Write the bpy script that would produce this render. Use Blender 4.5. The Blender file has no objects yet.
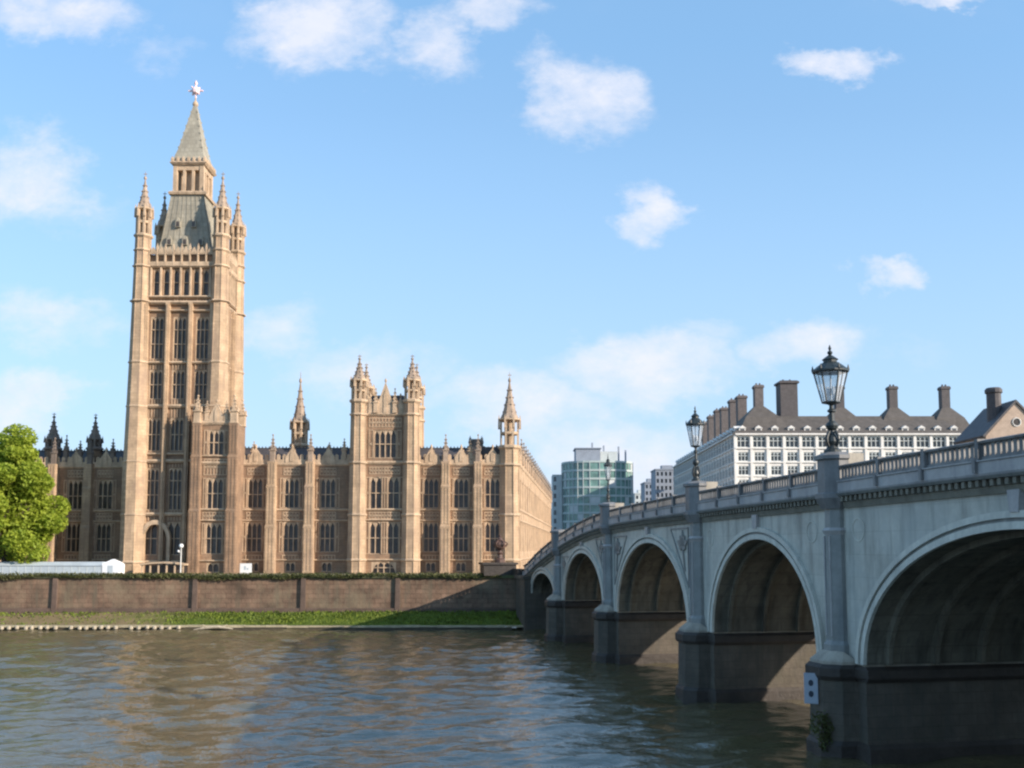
import bpy, math, random
from mathutils import Vector, noise as mnoise
random.seed(7)
R = math.radians
sc = bpy.context.scene
# ------------------------------------------------------------------ camera
F = 1000.0; PITCH = R(5.0); H = 14.4; HOR = 548.0
S = HOR - 384 - F*math.tan(PITCH)
cam = bpy.data.cameras.new('camera'); co = bpy.data.objects.new('camera', cam)
sc.collection.objects.link(co); sc.camera = co
cam.sensor_width = 36; cam.lens = F/1024*36; cam.shift_y = S/1024
cam.clip_start = 0.5; cam.clip_end = 20000
co.location = (0, 0, H); co.rotation_euler = (R(90)+PITCH, 0, 0)
def at(px, py, Y):
    r = (384+S-py)/F
    zr = Y*(math.sin(PITCH)+r*math.cos(PITCH))/(math.cos(PITCH)-r*math.sin(PITCH))
    d = Y*math.cos(PITCH)+zr*math.sin(PITCH)
    return ((px-512)/F*d, zr+H)
def zat(py, Y): return at(0, py, Y)[1]
# ------------------------------------------------------------------ light
SUN = Vector((1.0, -0.52, 0.43)).normalized()
elev = math.asin(SUN.z); azim = math.atan2(SUN.x, SUN.y)
w = bpy.data.worlds.new('World'); sc.world = w; w.use_nodes = True
SKY_STRENGTH = 0.13; EXPOSURE = 0.66
sl = bpy.data.lights.new('sun', 'SUN'); sl.energy = 4.9; sl.angle = R(0.5); sl.color = (1.0, 0.88, 0.75)
so = bpy.data.objects.new('sun', sl); sc.collection.objects.link(so)
so.rotation_euler = SUN.to_track_quat('Z', 'Y').to_euler(); so.location = (100, -60, 120)
sc.view_settings.view_transform = 'Standard'; sc.view_settings.look = 'None'
sc.view_settings.exposure = EXPOSURE; sc.view_settings.gamma = 1; sc.view_settings.use_curve_mapping = False
sc.render.resolution_x = 1024; sc.render.resolution_y = 768
sc.render.engine = 'CYCLES'
sc.cycles.pixel_filter_type = 'BLACKMAN_HARRIS'; sc.cycles.filter_width = 2.3
sc.cycles.max_bounces = 6

def build_world():
    nt = w.node_tree; N = nt.nodes; L = nt.links
    for n in list(N): N.remove(n)
    out = N.new('ShaderNodeOutputWorld'); bg = N.new('ShaderNodeBackground')
    L.new(bg.outputs[0], out.inputs[0]); bg.inputs[1].default_value = SKY_STRENGTH
    sky = N.new('ShaderNodeTexSky'); sky.sky_type = 'NISHITA'; sky.sun_disc = False
    sky.sun_elevation = elev; sky.sun_rotation = azim
    sky.air_density = 1.0; sky.dust_density = 0.6; sky.ozone_density = 1.4; sky.altitude = 50
    tint = N.new('ShaderNodeMix'); tint.data_type = 'RGBA'; tint.blend_type = 'MULTIPLY'
    tint.inputs[0].default_value = 1
    tint.inputs[7].default_value = (0.98, 1.10, 1.20, 1)
    L.new(sky.outputs[0], tint.inputs[6])
    tc = N.new('ShaderNodeTexCoord'); sep = N.new('ShaderNodeSeparateXYZ')
    L.new(tc.outputs['Generated'], sep.inputs[0])
    def M(op, a, b=None, c=None, clamp=False):
        n = N.new('ShaderNodeMath'); n.operation = op; n.use_clamp = clamp
        for i, v in enumerate((a, b, c)):
            if v is None: continue
            if isinstance(v, (int, float)): n.inputs[i].default_value = v
            else: L.new(v, n.inputs[i])
        return n.outputs[0]
    yy = M('MAXIMUM', M('ABSOLUTE', sep.outputs[1]), 0.05)
    u0 = M('DIVIDE', sep.outputs[0], yy); v0 = M('DIVIDE', sep.outputs[2], yy)
    comb = N.new('ShaderNodeCombineXYZ'); L.new(u0, comb.inputs[0]); L.new(M('MULTIPLY', v0, 1.5), comb.inputs[1]); L.new(sep.outputs[1], comb.inputs[2])
    def noise(scale, det, rough, offs=(0,0,0)):
        mp = N.new('ShaderNodeMapping'); mp.inputs['Location'].default_value = offs; L.new(comb.outputs[0], mp.inputs[0])
        n = N.new('ShaderNodeTexNoise'); n.inputs['Scale'].default_value = scale; n.inputs['Detail'].default_value = det
        n.inputs['Roughness'].default_value = rough; L.new(mp.outputs[0], n.inputs['Vector']); return n.outputs[0]
    n1 = noise(11, 6, .62, (3,1,0)); n2 = noise(11, 6, .62, (9,5,2))
    u = M('ADD', u0, M('MULTIPLY', M('SUBTRACT', n1, .5), .15)); v = M('ADD', v0, M('MULTIPLY', M('SUBTRACT', n2, .5), .10))
    # cumulus clouds of that afternoon: direction (picture px), half sizes (px), density
    cl = [(62,12,95,38,1.0),(325,32,100,52,1.15),(442,44,48,46,.9),(495,8,55,26,.8),(583,95,66,52,1.05),(825,58,50,22,1.1),
          (645,214,40,34,1.0),(893,276,38,22,.95),(30,178,72,52,1.0),(55,215,60,30,.35),(645,366,100,42,1.0),(800,340,70,32,.9),
          (285,328,54,34,.7),(952,2,60,14,1.0),(20,404,56,42,.95),(50,322,80,34,.7),(365,372,85,36,.7),(520,405,105,42,.95),
          (160,50,40,24,.45),(620,465,110,60,.95),(700,330,45,20,.45),(420,408,60,22,.45),(900,350,60,20,.25)]
    tot = None
    for (px, py, a, b, d) in cl:
        a *= 1.18; b *= 1.18
        X, Z = at(px, py, 1000); uc, vc = X/1000, (Z-H)/1000
        e1 = M('MULTIPLY', M('SUBTRACT', u, uc), F/a); e2 = M('MULTIPLY', M('SUBTRACT', v, vc), F/b)
        rr = M('ADD', M('MULTIPLY', e1, e1), M('MULTIPLY', e2, e2))
        val = M('MULTIPLY', M('SUBTRACT', 1, rr, clamp=True), d)
        tot = val if tot is None else M('MAXIMUM', tot, val)
    fr = noise(20, 8, .68, (1,7,4))
    dens = M('MULTIPLY', M('SUBTRACT', M('ADD', M('MULTIPLY', tot, 1.05), M('MULTIPLY', fr, 1.8)), .95), .85, clamp=True)
    dens = M('MULTIPLY', dens, M('POWER', M('MULTIPLY', tot, 1.5, clamp=True), .8), clamp=True)
    front = M('GREATER_THAN', sep.outputs[1], 0.05)
    dens = M('MULTIPLY', dens, front)
    # thin general veil and scattered cloud outside the pictured part of the sky
    gen = M('MULTIPLY', M('SUBTRACT', noise(4.5, 5, .6, (4,4,4)), .56), 2.2, clamp=True)
    gen = M('MULTIPLY', gen, M('SUBTRACT', M('MULTIPLY', v0, 2.2), 1.15, clamp=True), clamp=True)
    dens = M('MAXIMUM', dens, gen)
    hz = M('ADD', .45, M('MULTIPLY', M('SUBTRACT', .45, v0, clamp=True), 1.1), clamp=True)      # milky air low over the city
    mixh = N.new('ShaderNodeMix'); mixh.data_type = 'RGBA'; L.new(hz, mixh.inputs[0]); L.new(tint.outputs[2], mixh.inputs[6])
    hc = N.new('ShaderNodeMix'); hc.data_type = 'RGBA'; L.new(M('MULTIPLY', M('ABSOLUTE', v0), 1.9, clamp=True), hc.inputs[0])
    hc.inputs[6].default_value = (2.85, 3.8, 4.9, 1); hc.inputs[7].default_value = (1.75, 3.45, 5.5, 1); L.new(hc.outputs[2], mixh.inputs[7])
    mix = N.new('ShaderNodeMix'); mix.data_type = 'RGBA'
    L.new(M('MULTIPLY', dens, .86), mix.inputs[0]); L.new(mixh.outputs[2], mix.inputs[6])
    shade = N.new('ShaderNodeMix'); shade.data_type = 'RGBA'
    L.new(noise(30, 4, .6, (2,2,7)), shade.inputs[0])
    shade.inputs[6].default_value = (3.9, 4.2, 5.0, 1); shade.inputs[7].default_value = (5.0, 4.9, 5.1, 1)
    L.new(shade.outputs[2], mix.inputs[7])
    L.new(mix.outputs[2], bg.inputs[0])
build_world()

# ------------------------------------------------------------------ helpers
class MB:
    def __init__(s): s.v = []; s.f = []
    def quad(s, a, b, c, d):
        n = len(s.v); s.v += [a, b, c, d]; s.f.append((n, n+1, n+2, n+3)); return s
    def tri(s, a, b, c):
        n = len(s.v); s.v += [a, b, c]; s.f.append((n, n+1, n+2)); return s
    def box(s, x0, x1, y0, y1, z0, z1):
        n = len(s.v)
        s.v += [(x0,y0,z0),(x1,y0,z0),(x1,y1,z0),(x0,y1,z0),(x0,y0,z1),(x1,y0,z1),(x1,y1,z1),(x0,y1,z1)]
        for q in ((0,3,2,1),(4,5,6,7),(0,1,5,4),(1,2,6,5),(2,3,7,6),(3,0,4,7)): s.f.append(tuple(n+i for i in q))
        return s
    def loft(s, rings, cap=True):
        n = len(s.v); k = len(rings[0])
        for r in rings: s.v += r
        for i in range(len(rings)-1):
            for j in range(k):
                a = n+i*k+j; b = n+i*k+(j+1) % k
                s.f.append((a, b, b+k, a+k))
        if cap:
            s.f.append(tuple(n+j for j in reversed(range(k)))); m = n+(len(rings)-1)*k
            s.f.append(tuple(m+j for j in range(k)))
        return s
    def lathe(s, cx, cy, prof, k=8, rot=None, sx=1, sy=1):
        rot = math.pi/k if rot is None else rot
        rings = [[(cx+sx*r*math.cos(rot+2*math.pi*j/k), cy+sy*r*math.sin(rot+2*math.pi*j/k), z) for j in range(k)] for (r, z) in prof]
        return s.loft(rings)
    def sq(s, cx, cy, prof):   # square section stack: prof of (half, z)
        return s.lathe(cx, cy, [(h*1.41421, z) for h, z in prof], 4, math.pi/4)
    def prism(s, poly, y0, y1): # poly of (x,z), extruded along y
        return s.loft([[(x, y0, z) for x, z in poly], [(x, y1, z) for x, z in poly]])
    def plan(s, poly, z0, z1, inset=0): # poly of (x,y)
        return s.loft([[(x, y, z0) for x, y in poly], [(x, y, z1) for x, y in poly]])
    def bar(s, a, b, r, k=6):
        a = Vector(a); b = Vector(b); d = (b-a).normalized()
        u = d.orthogonal().normalized(); v = d.cross(u)
        return s.loft([[tuple(p+u*r*math.cos(2*math.pi*j/k)+v*r*math.sin(2*math.pi*j/k)) for j in range(k)] for p in (a, b)])
    def mesh(s, name, mat, smooth=False):
        m = bpy.data.meshes.new(name); m.from_pydata(s.v, [], s.f); m.materials.append(mat)
        import bmesh
        b = bmesh.new(); b.from_mesh(m); bmesh.ops.recalc_face_normals(b, faces=b.faces); b.to_mesh(m); b.free()
        if smooth:
            for p in m.polygons: p.use_smooth = True
        return m
    def build(s, name, mat, parent=None, loc=(0,0,0), rz=0, smooth=False):
        return put(s.mesh(name, mat, smooth), name, parent, loc, rz)
def put(me, name, parent=None, loc=(0,0,0), rz=0):
    o = bpy.data.objects.new(name, me); sc.collection.objects.link(o)
    o.location = loc; o.rotation_euler.z = rz
    if parent: o.parent = parent
    return o
def tag(o, label=None, cat=None, group=None, kind=None):
    if label: o['label'] = label
    if cat: o['category'] = cat
    if group: o['group'] = group
    if kind: o['kind'] = kind
    return o
def thing(name, label, cat, loc=(0,0,0), rz=0, group=None):
    o = bpy.data.objects.new(name, None); sc.collection.objects.link(o)
    o.location = loc; o.rotation_euler.z = rz; o.empty_display_size = .5
    return tag(o, label, cat, group)
def copy_tree(o, parent=None):
    c = o.copy(); sc.collection.objects.link(c); c.parent = parent
    for ch in [x for x in bpy.data.objects if x.parent == o]: copy_tree(ch, c)
    return c

# ------------------------------------------------------------------ materials
def mat(name, col, rough=.8, var=.25, scale=.5, var2=None, bump=0, bscale=4, metal=0, spec=.5, stain=None, brick=None, streak=None):
    m = bpy.data.materials.new(name); m.use_nodes = True
    nt = m.node_tree; N = nt.nodes; L = nt.links; b = N['Principled BSDF']
    b.inputs['Roughness'].default_value = rough; b.inputs['Metallic'].default_value = metal
    b.inputs['Specular IOR Level'].default_value = spec
    g = N.new('ShaderNodeNewGeometry'); pos = g.outputs['Position']
    def noi(sc_, det=5, ro=.6, vec=None, st=(1,1,1)):
        mp = N.new('ShaderNodeMapping'); mp.inputs['Scale'].default_value = st; L.new(vec or pos, mp.inputs[0])
        n = N.new('ShaderNodeTexNoise'); n.inputs['Scale'].default_value = sc_; n.inputs['Detail'].default_value = det; n.inputs['Roughness'].default_value = ro
        L.new(mp.outputs[0], n.inputs['Vector']); return n.outputs[0]
    def ramp(fac, a, b_, lo=.3, hi=.7):
        r = N.new('ShaderNodeValToRGB'); r.color_ramp.elements[0].position = lo; r.color_ramp.elements[1].position = hi
        r.color_ramp.elements[0].color = (*a, 1); r.color_ramp.elements[1].color = (*b_, 1); L.new(fac, r.inputs[0]); return r.outputs[0]
    def mixc(fac, a, b_, mode='MIX'):
        x = N.new('ShaderNodeMix'); x.data_type = 'RGBA'; x.blend_type = mode
        if isinstance(fac, (int, float)): x.inputs[0].default_value = fac
        else: L.new(fac, x.inputs[0])
        for i, q in ((6, a), (7, b_)):
            if isinstance(q, tuple): x.inputs[i].default_value = (*q, 1)
            else: L.new(q, x.inputs[i])
        return x.outputs[2]
    lo = tuple(c*(1-var) for c in col); hi = tuple(min(1, c*(1+var*.8)) for c in col)
    if var2: lo = var2
    c = ramp(noi(scale), lo, hi)
    c = mixc(.35, c, ramp(noi(scale*7, 3), (.6,.6,.6), (1,1,1)), 'MULTIPLY')
    if brick:
        bt = N.new('ShaderNodeTexBrick'); bt.inputs['Scale'].default_value = 1
        bt.inputs['Brick Width'].default_value = brick[0]; bt.inputs['Row Height'].default_value = brick[1]
        bt.inputs['Mortar Size'].default_value = brick[2]; bt.inputs['Color1'].default_value = (1,1,1,1)
        bt.inputs['Color2'].default_value = (.72,.70,.68,1); bt.inputs['Mortar'].default_value = (.45,.43,.4,1)
        sp = N.new('ShaderNodeSeparateXYZ'); L.new(pos, sp.inputs[0])
        ad = N.new('ShaderNodeMath'); ad.operation = 'ADD'; L.new(sp.outputs[0], ad.inputs[0]); L.new(sp.outputs[1], ad.inputs[1])
        cb = N.new('ShaderNodeCombineXYZ'); L.new(ad.outputs[0], cb.inputs[0]); L.new(sp.outputs[2], cb.inputs[1]); L.new(cb.outputs[0], bt.inputs['Vector'])
        c = mixc(brick[3] if len(brick) > 3 else .7, c, bt.outputs[0], 'MULTIPLY')
    if streak:
        c = mixc(ramp(noi(1.1, 4, .6, st=(1,1,.12)), (0,0,0), (streak[3],)*3, .48, .72), c, tuple(streak[:3]))
    if stain:
        c = mixc(ramp(noi(.18, 4, .65), (0,0,0), (stain[3],)*3, .5, .7), c, tuple(stain[:3]))
    L.new(c, b.inputs['Base Color'])
    if bump:
        bp = N.new('ShaderNodeBump'); bp.inputs['Strength'].default_value = bump; bp.inputs['Distance'].default_value = .15
        L.new(noi(bscale, 6, .65), bp.inputs['Height']); L.new(bp.outputs[0], b.inputs['Normal'])
    return m
M = {}
M['stone'] = mat('shaded_honey_limestone', (.325,.205,.125), .9, .34, .35, bump=.5, bscale=2.5, streak=(.20,.14,.095,.75), stain=(.17,.115,.08,.85), brick=(1.4,.55,.04,.45))  # darker wall copy, shade of the recesses between buttresses put into the colour
M['trim'] = mat('pale_carved_limestone', (.53,.385,.255), .9, .28, .6, bump=.5, bscale=5, streak=(.25,.18,.12,.7))
M['dark_stone'] = mat('dark_carved_stone', (.20,.155,.125), .9, .35, .5, bump=.5, bscale=4, streak=(.08,.07,.06,.7))  # darker carved stone for left wing pinnacles and vent stack
M['shaft'] = mat('lit_tone_limestone', (.50,.35,.22), .9, .28, .4, bump=.5, bscale=4, streak=(.27,.19,.13,.75), stain=(.29,.20,.14,.75), brick=(1.2,.6,.04,.4))  # lit copy of the limestone, sunlight put into a paler colour
M['capstone'] = mat('grey_brown_weathered_stone', (.36,.27,.20), .9, .3, .6, bump=.5, bscale=5, streak=(.14,.11,.09,.7))
M['slate'] = mat('dark_slate_roof', (.075,.07,.075), .6, .3, .8, brick=(.5,.35,.03,.6))
M['leadroof'] = mat('weathered_lead_roof', (.37,.335,.26), .75, .2, .45, brick=(.9,.9,.05,.5), streak=(.20,.185,.15,.6))
M['glass'] = mat('dark_leaded_glass', (.085,.066,.055), .35, .6, .5, brick=(.35,.35,.04,.6))
M['bridge'] = mat('pale_green_grey_paint', (.53,.515,.445), .6, .16, .3, bump=.2, bscale=2, brick=(3.1,1.55,.035,.28), streak=(.17,.165,.145,.65), stain=(.38,.39,.36,.6))
M['bridge_rib'] = mat('light_grey_paint', (.58,.565,.49), .6, .14, .6, streak=(.3,.3,.27,.5))
M['pilaster'] = mat('blue_grey_paint', (.25,.255,.24), .55, .2, .5, streak=(.08,.10,.11,.6))
M['parapet'] = mat('blue_grey_cast_iron', (.21,.205,.20), .55, .22, .7, streak=(.05,.055,.06,.7))
M['band'] = mat('lilac_grey_paint', (.40,.38,.365), .55, .15, .6, streak=(.17,.17,.19,.6))
M['cornice'] = mat('weathered_buff_cornice', (.20,.185,.145), .8, .3, .7, bump=.3, streak=(.12,.11,.08,.7))
M['rust_shade'] = mat('rusty_shadow_frieze', (.12,.07,.045), .8, .4, .8)  # rust brown darkened to hold the recess shade below the cornice
M['pier'] = mat('dark_pier_granite', (.115,.095,.072), .8, .35, .35, bump=.5, bscale=2, brick=(1.6,.75,.03,.55), streak=(.06,.055,.045,.8), stain=(.07,.065,.04,.6))
M['pier_dark'] = mat('very_dark_granite', (.042,.032,.025), .6, .4, .5, bump=.5, bscale=2)  # near-black stone for plinths, pier ledges and bank pedestal
M['soffit'] = mat('dark_brick_vault', (.17,.15,.11), .9, .3, .3, brick=(2.2,1.1,.05,.4), streak=(.035,.032,.025,.7))  # dark brick with darker streaks
M['impost'] = mat('pale_impost_stone', (.36,.32,.26), .85, .25, .8, streak=(.2,.18,.15,.6))
M['iron'] = mat('black_green_iron', (.025,.032,.032), .45, .3, 2, spec=.5)
M['bronze'] = mat('brown_bronze', (.10,.055,.04), .55, .3, 2)
M['wall'] = mat('embankment_brick', (.20,.125,.082), .9, .5, .35, bump=.5, bscale=2, brick=(1.9,.85,.07,.7), streak=(.11,.09,.06,.85), stain=(.22,.175,.11,.6))
M['wallpier'] = mat('dark_wall_pier', (.12,.08,.06), .9, .3, .4, bump=.4, bscale=3)
M['moss'] = mat('mossy_coping', (.10,.105,.045), .95, .4, .5, bump=.8, bscale=4, stain=(.16,.13,.08,.7))
M['kerb'] = mat('pale_river_kerb', (.40,.34,.22), .9, .3, .5, bump=.4)
M['timber'] = mat('dark_wet_timber', (.07,.055,.035), .8, .35, 1)
M['pale_timber'] = mat('pale_stone_block', (.40,.34,.25), .9, .3, 2)
M['earth'] = mat('city_ground', (.20,.18,.14), .95, .25, .05)
M['asphalt'] = mat('asphalt', (.05,.05,.05), .85, .3, .5)
M['paint'] = mat('white_road_paint', (.7,.7,.68), .7, .1, 2)
M['white'] = mat('white_portland_stone', (.74,.71,.66), .8, .10, .4, streak=(.5,.48,.43,.5))
M['winglass'] = mat('grey_window_glass', (.10,.105,.11), .25, .4, .5)
M['browntile'] = mat('brown_grey_roof_tiles', (.115,.10,.088), .8, .25, .5, brick=(.6,.5,.05,.6))
M['brickchim'] = mat('brown_chimney_brick', (.15,.13,.125), .85, .25, 1, brick=(.5,.25,.03,.6))
M['darkchim'] = mat('dark_metal_chimney', (.075,.065,.065), .7, .25, 1)
M['tan'] = mat('tan_gable_stone', (.46,.35,.27), .85, .15, .6, brick=(.9,.4,.03,.4))
M['greenglass'] = mat('hazed_green_glass', (.15,.27,.235), .2, .5, .28, spec=.8)  # glass lightened, distance haze put into its colour
M['palepanel'] = mat('pale_concrete_panel', (.50,.53,.52), .7, .12, .4)
M['greypanel'] = mat('blue_grey_concrete', (.25,.28,.33), .7, .12, .4)
M['canvas'] = mat('white_canvas', (.80,.80,.80), .7, .06, .6)
M['tentwall'] = mat('pale_blue_grey_tent_wall', (.45,.50,.53), .6, .12, .5)
M['bark'] = mat('brown_bark', (.09,.065,.045), .95, .4, 2, bump=.6)
M['signwhite'] = mat('white_blue_enamel', (.36,.40,.46), .5, .06, 2)
M['signdark'] = mat('black_enamel', (.02,.03,.05), .5, .1, 2)
M['signface'] = mat('white_sign_face', (.8,.78,.74), .6, .06, 2)
M['pink'] = mat('pale_pink_gilding', (.85,.62,.62), .5, .12, 2)
M['carpaint'] = mat('dark_car_paint', (.03,.03,.035), .3, .1, 1)
M['carwhite'] = mat('white_car_paint', (.75,.75,.75), .3, .05, 1)

def leafmat(name, dark, light, trans=.35):
    m = bpy.data.materials.new(name); m.use_nodes = True; nt = m.node_tree; N = nt.nodes; L = nt.links
    b = N['Principled BSDF']; b.inputs['Roughness'].default_value = .6; b.inputs['Specular IOR Level'].default_value = .25
    g = N.new('ShaderNodeNewGeometry'); n = N.new('ShaderNodeTexNoise'); n.inputs['Scale'].default_value = .55; n.inputs['Detail'].default_value = 6
    n.inputs['Roughness'].default_value = .7
    L.new(g.outputs['Position'], n.inputs['Vector'])
    r = N.new('ShaderNodeValToRGB'); r.color_ramp.elements[0].position = .35; r.color_ramp.elements[1].position = .65
    r.color_ramp.elements[0].color = (*dark, 1); r.color_ramp.elements[1].color = (*light, 1); L.new(n.outputs[0], r.inputs[0])
    L.new(r.outputs[0], b.inputs['Base Color'])
    t = N.new('ShaderNodeBsdfTranslucent'); L.new(r.outputs[0], t.inputs[0])
    mx = N.new('ShaderNodeMixShader'); mx.inputs[0].default_value = trans
    out = N['Material Output']; L.new(b.outputs[0], mx.inputs[1]); L.new(t.outputs[0], mx.inputs[2]); L.new(mx.outputs[0], out.inputs[0])
    return m
M['leaf'] = leafmat('fresh_green_leaves', (.20,.28,.03), (.42,.48,.06), .5)
M['ivy'] = leafmat('dull_green_creeper', (.05,.065,.02), (.12,.12,.045), .2)
M['grassm'] = leafmat('riverbank_grass', (.055,.075,.012), (.17,.22,.025), .10)

def lampglass():
    m = bpy.data.materials.new('lantern_glass'); m.use_nodes = True; nt = m.node_tree; N = nt.nodes; L = nt.links
    b = N['Principled BSDF']; b.inputs['Base Color'].default_value = (.75,.78,.82,1); b.inputs['Roughness'].default_value = .08
    t = N.new('ShaderNodeBsdfTransparent'); t.inputs[0].default_value = (.9,.93,.95,1); mx = N.new('ShaderNodeMixShader'); mx.inputs[0].default_value = .30
    L.new(t.outputs[0], mx.inputs[1]); L.new(b.outputs[0], mx.inputs[2]); L.new(mx.outputs[0], N['Material Output'].inputs[0])
    return m
M['lampglass'] = lampglass()

def watermat():
    m = bpy.data.materials.new('murky_river_water'); m.use_nodes = True; nt = m.node_tree; N = nt.nodes; L = nt.links
    b = N['Principled BSDF']; b.inputs['Roughness'].default_value = .07; b.inputs['IOR'].default_value = 2.1
    g = N.new('ShaderNodeNewGeometry')
    def noi(s, st, det=3, ro=.55):
        mp = N.new('ShaderNodeMapping'); mp.inputs['Scale'].default_value = st; mp.inputs['Rotation'].default_value = (0,0,R(12)); L.new(g.outputs['Position'], mp.inputs[0])
        n = N.new('ShaderNodeTexNoise'); n.inputs['Scale'].default_value = s; n.inputs['Detail'].default_value = det; n.inputs['Roughness'].default_value = ro
        L.new(mp.outputs[0], n.inputs['Vector']); return n.outputs[0]
    r = N.new('ShaderNodeValToRGB'); r.color_ramp.elements[0].color = (.085,.070,.034,1); r.color_ramp.elements[1].color = (.115,.096,.048,1)
    L.new(noi(.06, (1,1,1)), r.inputs[0]); L.new(r.outputs[0], b.inputs['Base Color'])
    def add(a, b_, k):
        x = N.new('ShaderNodeMath'); x.operation = 'MULTIPLY_ADD'; L.new(b_, x.inputs[0]); x.inputs[1].default_value = k; L.new(a, x.inputs[2]); return x.outputs[0]
    h = add(noi(1.6, (.6,1.0,1), 3), noi(4.5, (.7,1,1), 3), .3)
    bp = N.new('ShaderNodeBump'); bp.inputs['Strength'].default_value = 1.0; bp.inputs['Distance'].default_value = .10
    L.new(h, bp.inputs['Height']); L.new(bp.outputs[0], b.inputs['Normal'])
    return m
M['water'] = watermat()

# ------------------------------------------------------------------ setting
GZ = 9.4
def river():
    import numpy as np
    xs = np.arange(-125, 45.01, .32); ys = []; y = 42.0
    while y < 184: ys.append(y); y += .22+(y-42)*.0022
    ys.append(184.0); ys = np.array(ys); Xg, Yg = np.meshgrid(xs, ys)
    rs = np.random.RandomState(11); Z = np.zeros_like(Xg)
    for i in range(70):
        lam = 1.3*(11.0/1.3)**rs.rand()**1.2; th = rs.normal(math.pi/2+.25, .55); k = 2*math.pi/lam
        sl_ = .050*(1 if lam < 5 else .7); a = sl_/k
        wx = Xg+1.2*np.sin(Yg*.13+i)+.8*np.sin(Xg*.21+2*i); wy = Yg+1.0*np.sin(Xg*.17+i*1.7)
        ph = k*(np.cos(th)*wx+np.sin(th)*wy)+rs.rand()*6.28
        Z += a*np.sin(ph)*(.55+.45*np.sin(Xg*.05*rs.rand()+Yg*.06*rs.rand()+rs.rand()*6.28))
    edge = np.minimum.reduce([(Xg+125)/4, (45-Xg)/4, (Yg-42)/3, (184-Yg)/3, np.ones_like(Xg)]).clip(0, 1); Z *= edge
    ny, nx = Xg.shape; V = np.stack([Xg, Yg, Z], -1).reshape(-1, 3)
    i0 = (np.arange(ny-1)[:, None]*nx+np.arange(nx-1)[None, :]).ravel(); Fq = np.stack([i0, i0+1, i0+nx+1, i0+nx], 1)
    x0, x1, y0, y1 = xs[0], xs[-1], ys[0], ys[-1]; n = len(V)
    ex = np.array([(-3000,-1500,0),(3000,-1500,0),(3000,y0,0),(-3000,y0,0),(-3000,y1,0),(x0,y1,0),(x0,y0,0),(3000,y1,0),(x1,y1,0),(x1,y0,0)], float)
    V = np.concatenate([V, ex]); Fq = np.concatenate([Fq, np.array([(n,n+1,n+2,n+3),(n+3,n+6,n+5,n+4),(n+9,n+2,n+7,n+8)])])
    me = bpy.data.meshes.new('river_water'); me.vertices.add(len(V)); me.vertices.foreach_set('co', V.ravel())
    me.loops.add(Fq.size); me.loops.foreach_set('vertex_index', Fq.ravel().astype(np.int32))
    me.polygons.add(len(Fq)); me.polygons.foreach_set('loop_start', np.arange(0, Fq.size, 4, dtype=np.int32)); me.polygons.foreach_set('loop_total', np.full(len(Fq), 4, dtype=np.int32))
    me.polygons.foreach_set('use_smooth', np.ones(len(Fq), dtype=bool)); me.update(calc_edges=True); me.materials.append(M['water'])
    return put(me, 'river_water')

tag(MB().quad((-12000,187.5,GZ),(12000,187.5,GZ),(12000,14000,GZ),(-12000,14000,GZ)).build('ground', M['earth']), 'city ground beyond the river wall', kind='structure')
tag(river(), 'brown rippled tidal river', kind='structure')
# lawn in front of the palace, a sheet above the ground
tag(MB().quad((-260,188,GZ+.004),(-1,188,GZ+.004),(-1,198,GZ+.004),(-260,198,GZ+.004)).build('path', mat('terrace_gravel', (.33,.28,.2), .95)), 'gravel terrace', kind='structure')
rd = MB(); rd.quad((6,186.8,GZ+.25),(26,186.8,GZ+.25),(42,400,GZ+.25),(22,400,GZ+.25))
tag(rd.build('road', M['asphalt']), 'road leaving the bridge', kind='structure')
# grass bank: sloping strip between kerb and river wall
def bank():
    b = MB(); n = 260; rows = 7; X0, X1 = -270.0, 2.3
    idx = {}
    for i in range(n+1):
        x = X0+(X1-X0)*i/n
        for j in range(rows+1):
            t = j/rows; y = 178.9+t*8.6
            z = .72+1.9*t*(.75+.25*t)+.9*max(0,(x+110)/110)*t*.5+.22*mnoise.noise(Vector((x*.15, y*.4, 1)))
            idx[i, j] = len(b.v); b.v.append((x, y, z))
    for i in range(n):
        for j in range(rows): b.f.append((idx[i,j], idx[i+1,j], idx[i+1,j+1], idx[i,j+1]))
    m = bpy.data.materials.new('bank_turf_and_mud'); m.use_nodes = True; nt = m.node_tree; N = nt.nodes; L = nt.links
    bs = N['Principled BSDF']; bs.inputs['Roughness'].default_value = .95; bs.inputs['Specular IOR Level'].default_value = .1
    g = N.new('ShaderNodeNewGeometry'); no = N.new('ShaderNodeTexNoise'); no.inputs['Scale'].default_value = .22; no.inputs['Detail'].default_value = 6; L.new(g.outputs['Position'], no.inputs['Vector'])
    sp = N.new('ShaderNodeSeparateXYZ'); L.new(g.outputs['Position'], sp.inputs[0])
    ma = N.new('ShaderNodeMapRange'); ma.inputs[1].default_value = -75; ma.inputs[2].default_value = -45; ma.inputs[3].default_value = -.28; ma.inputs[4].default_value = .38; L.new(sp.outputs[0], ma.inputs[0])
    ad = N.new('ShaderNodeMath'); ad.operation = 'ADD'; L.new(ma.outputs[0], ad.inputs[0]); L.new(no.outputs[0], ad.inputs[1])
    r = N.new('ShaderNodeValToRGB'); r.color_ramp.elements[0].position = .3; r.color_ramp.elements[1].position = .62
    r.color_ramp.elements[0].color = (.20,.15,.08,1); r.color_ramp.elements[1].color = (.085,.12,.02,1); L.new(ad.outputs[0], r.inputs[0]); L.new(r.outputs[0], bs.inputs['Base Color'])
    return b.build('grass_bank', m, smooth=True)
tag(bank(), 'grassy slope under the river wall', kind='structure')
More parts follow.
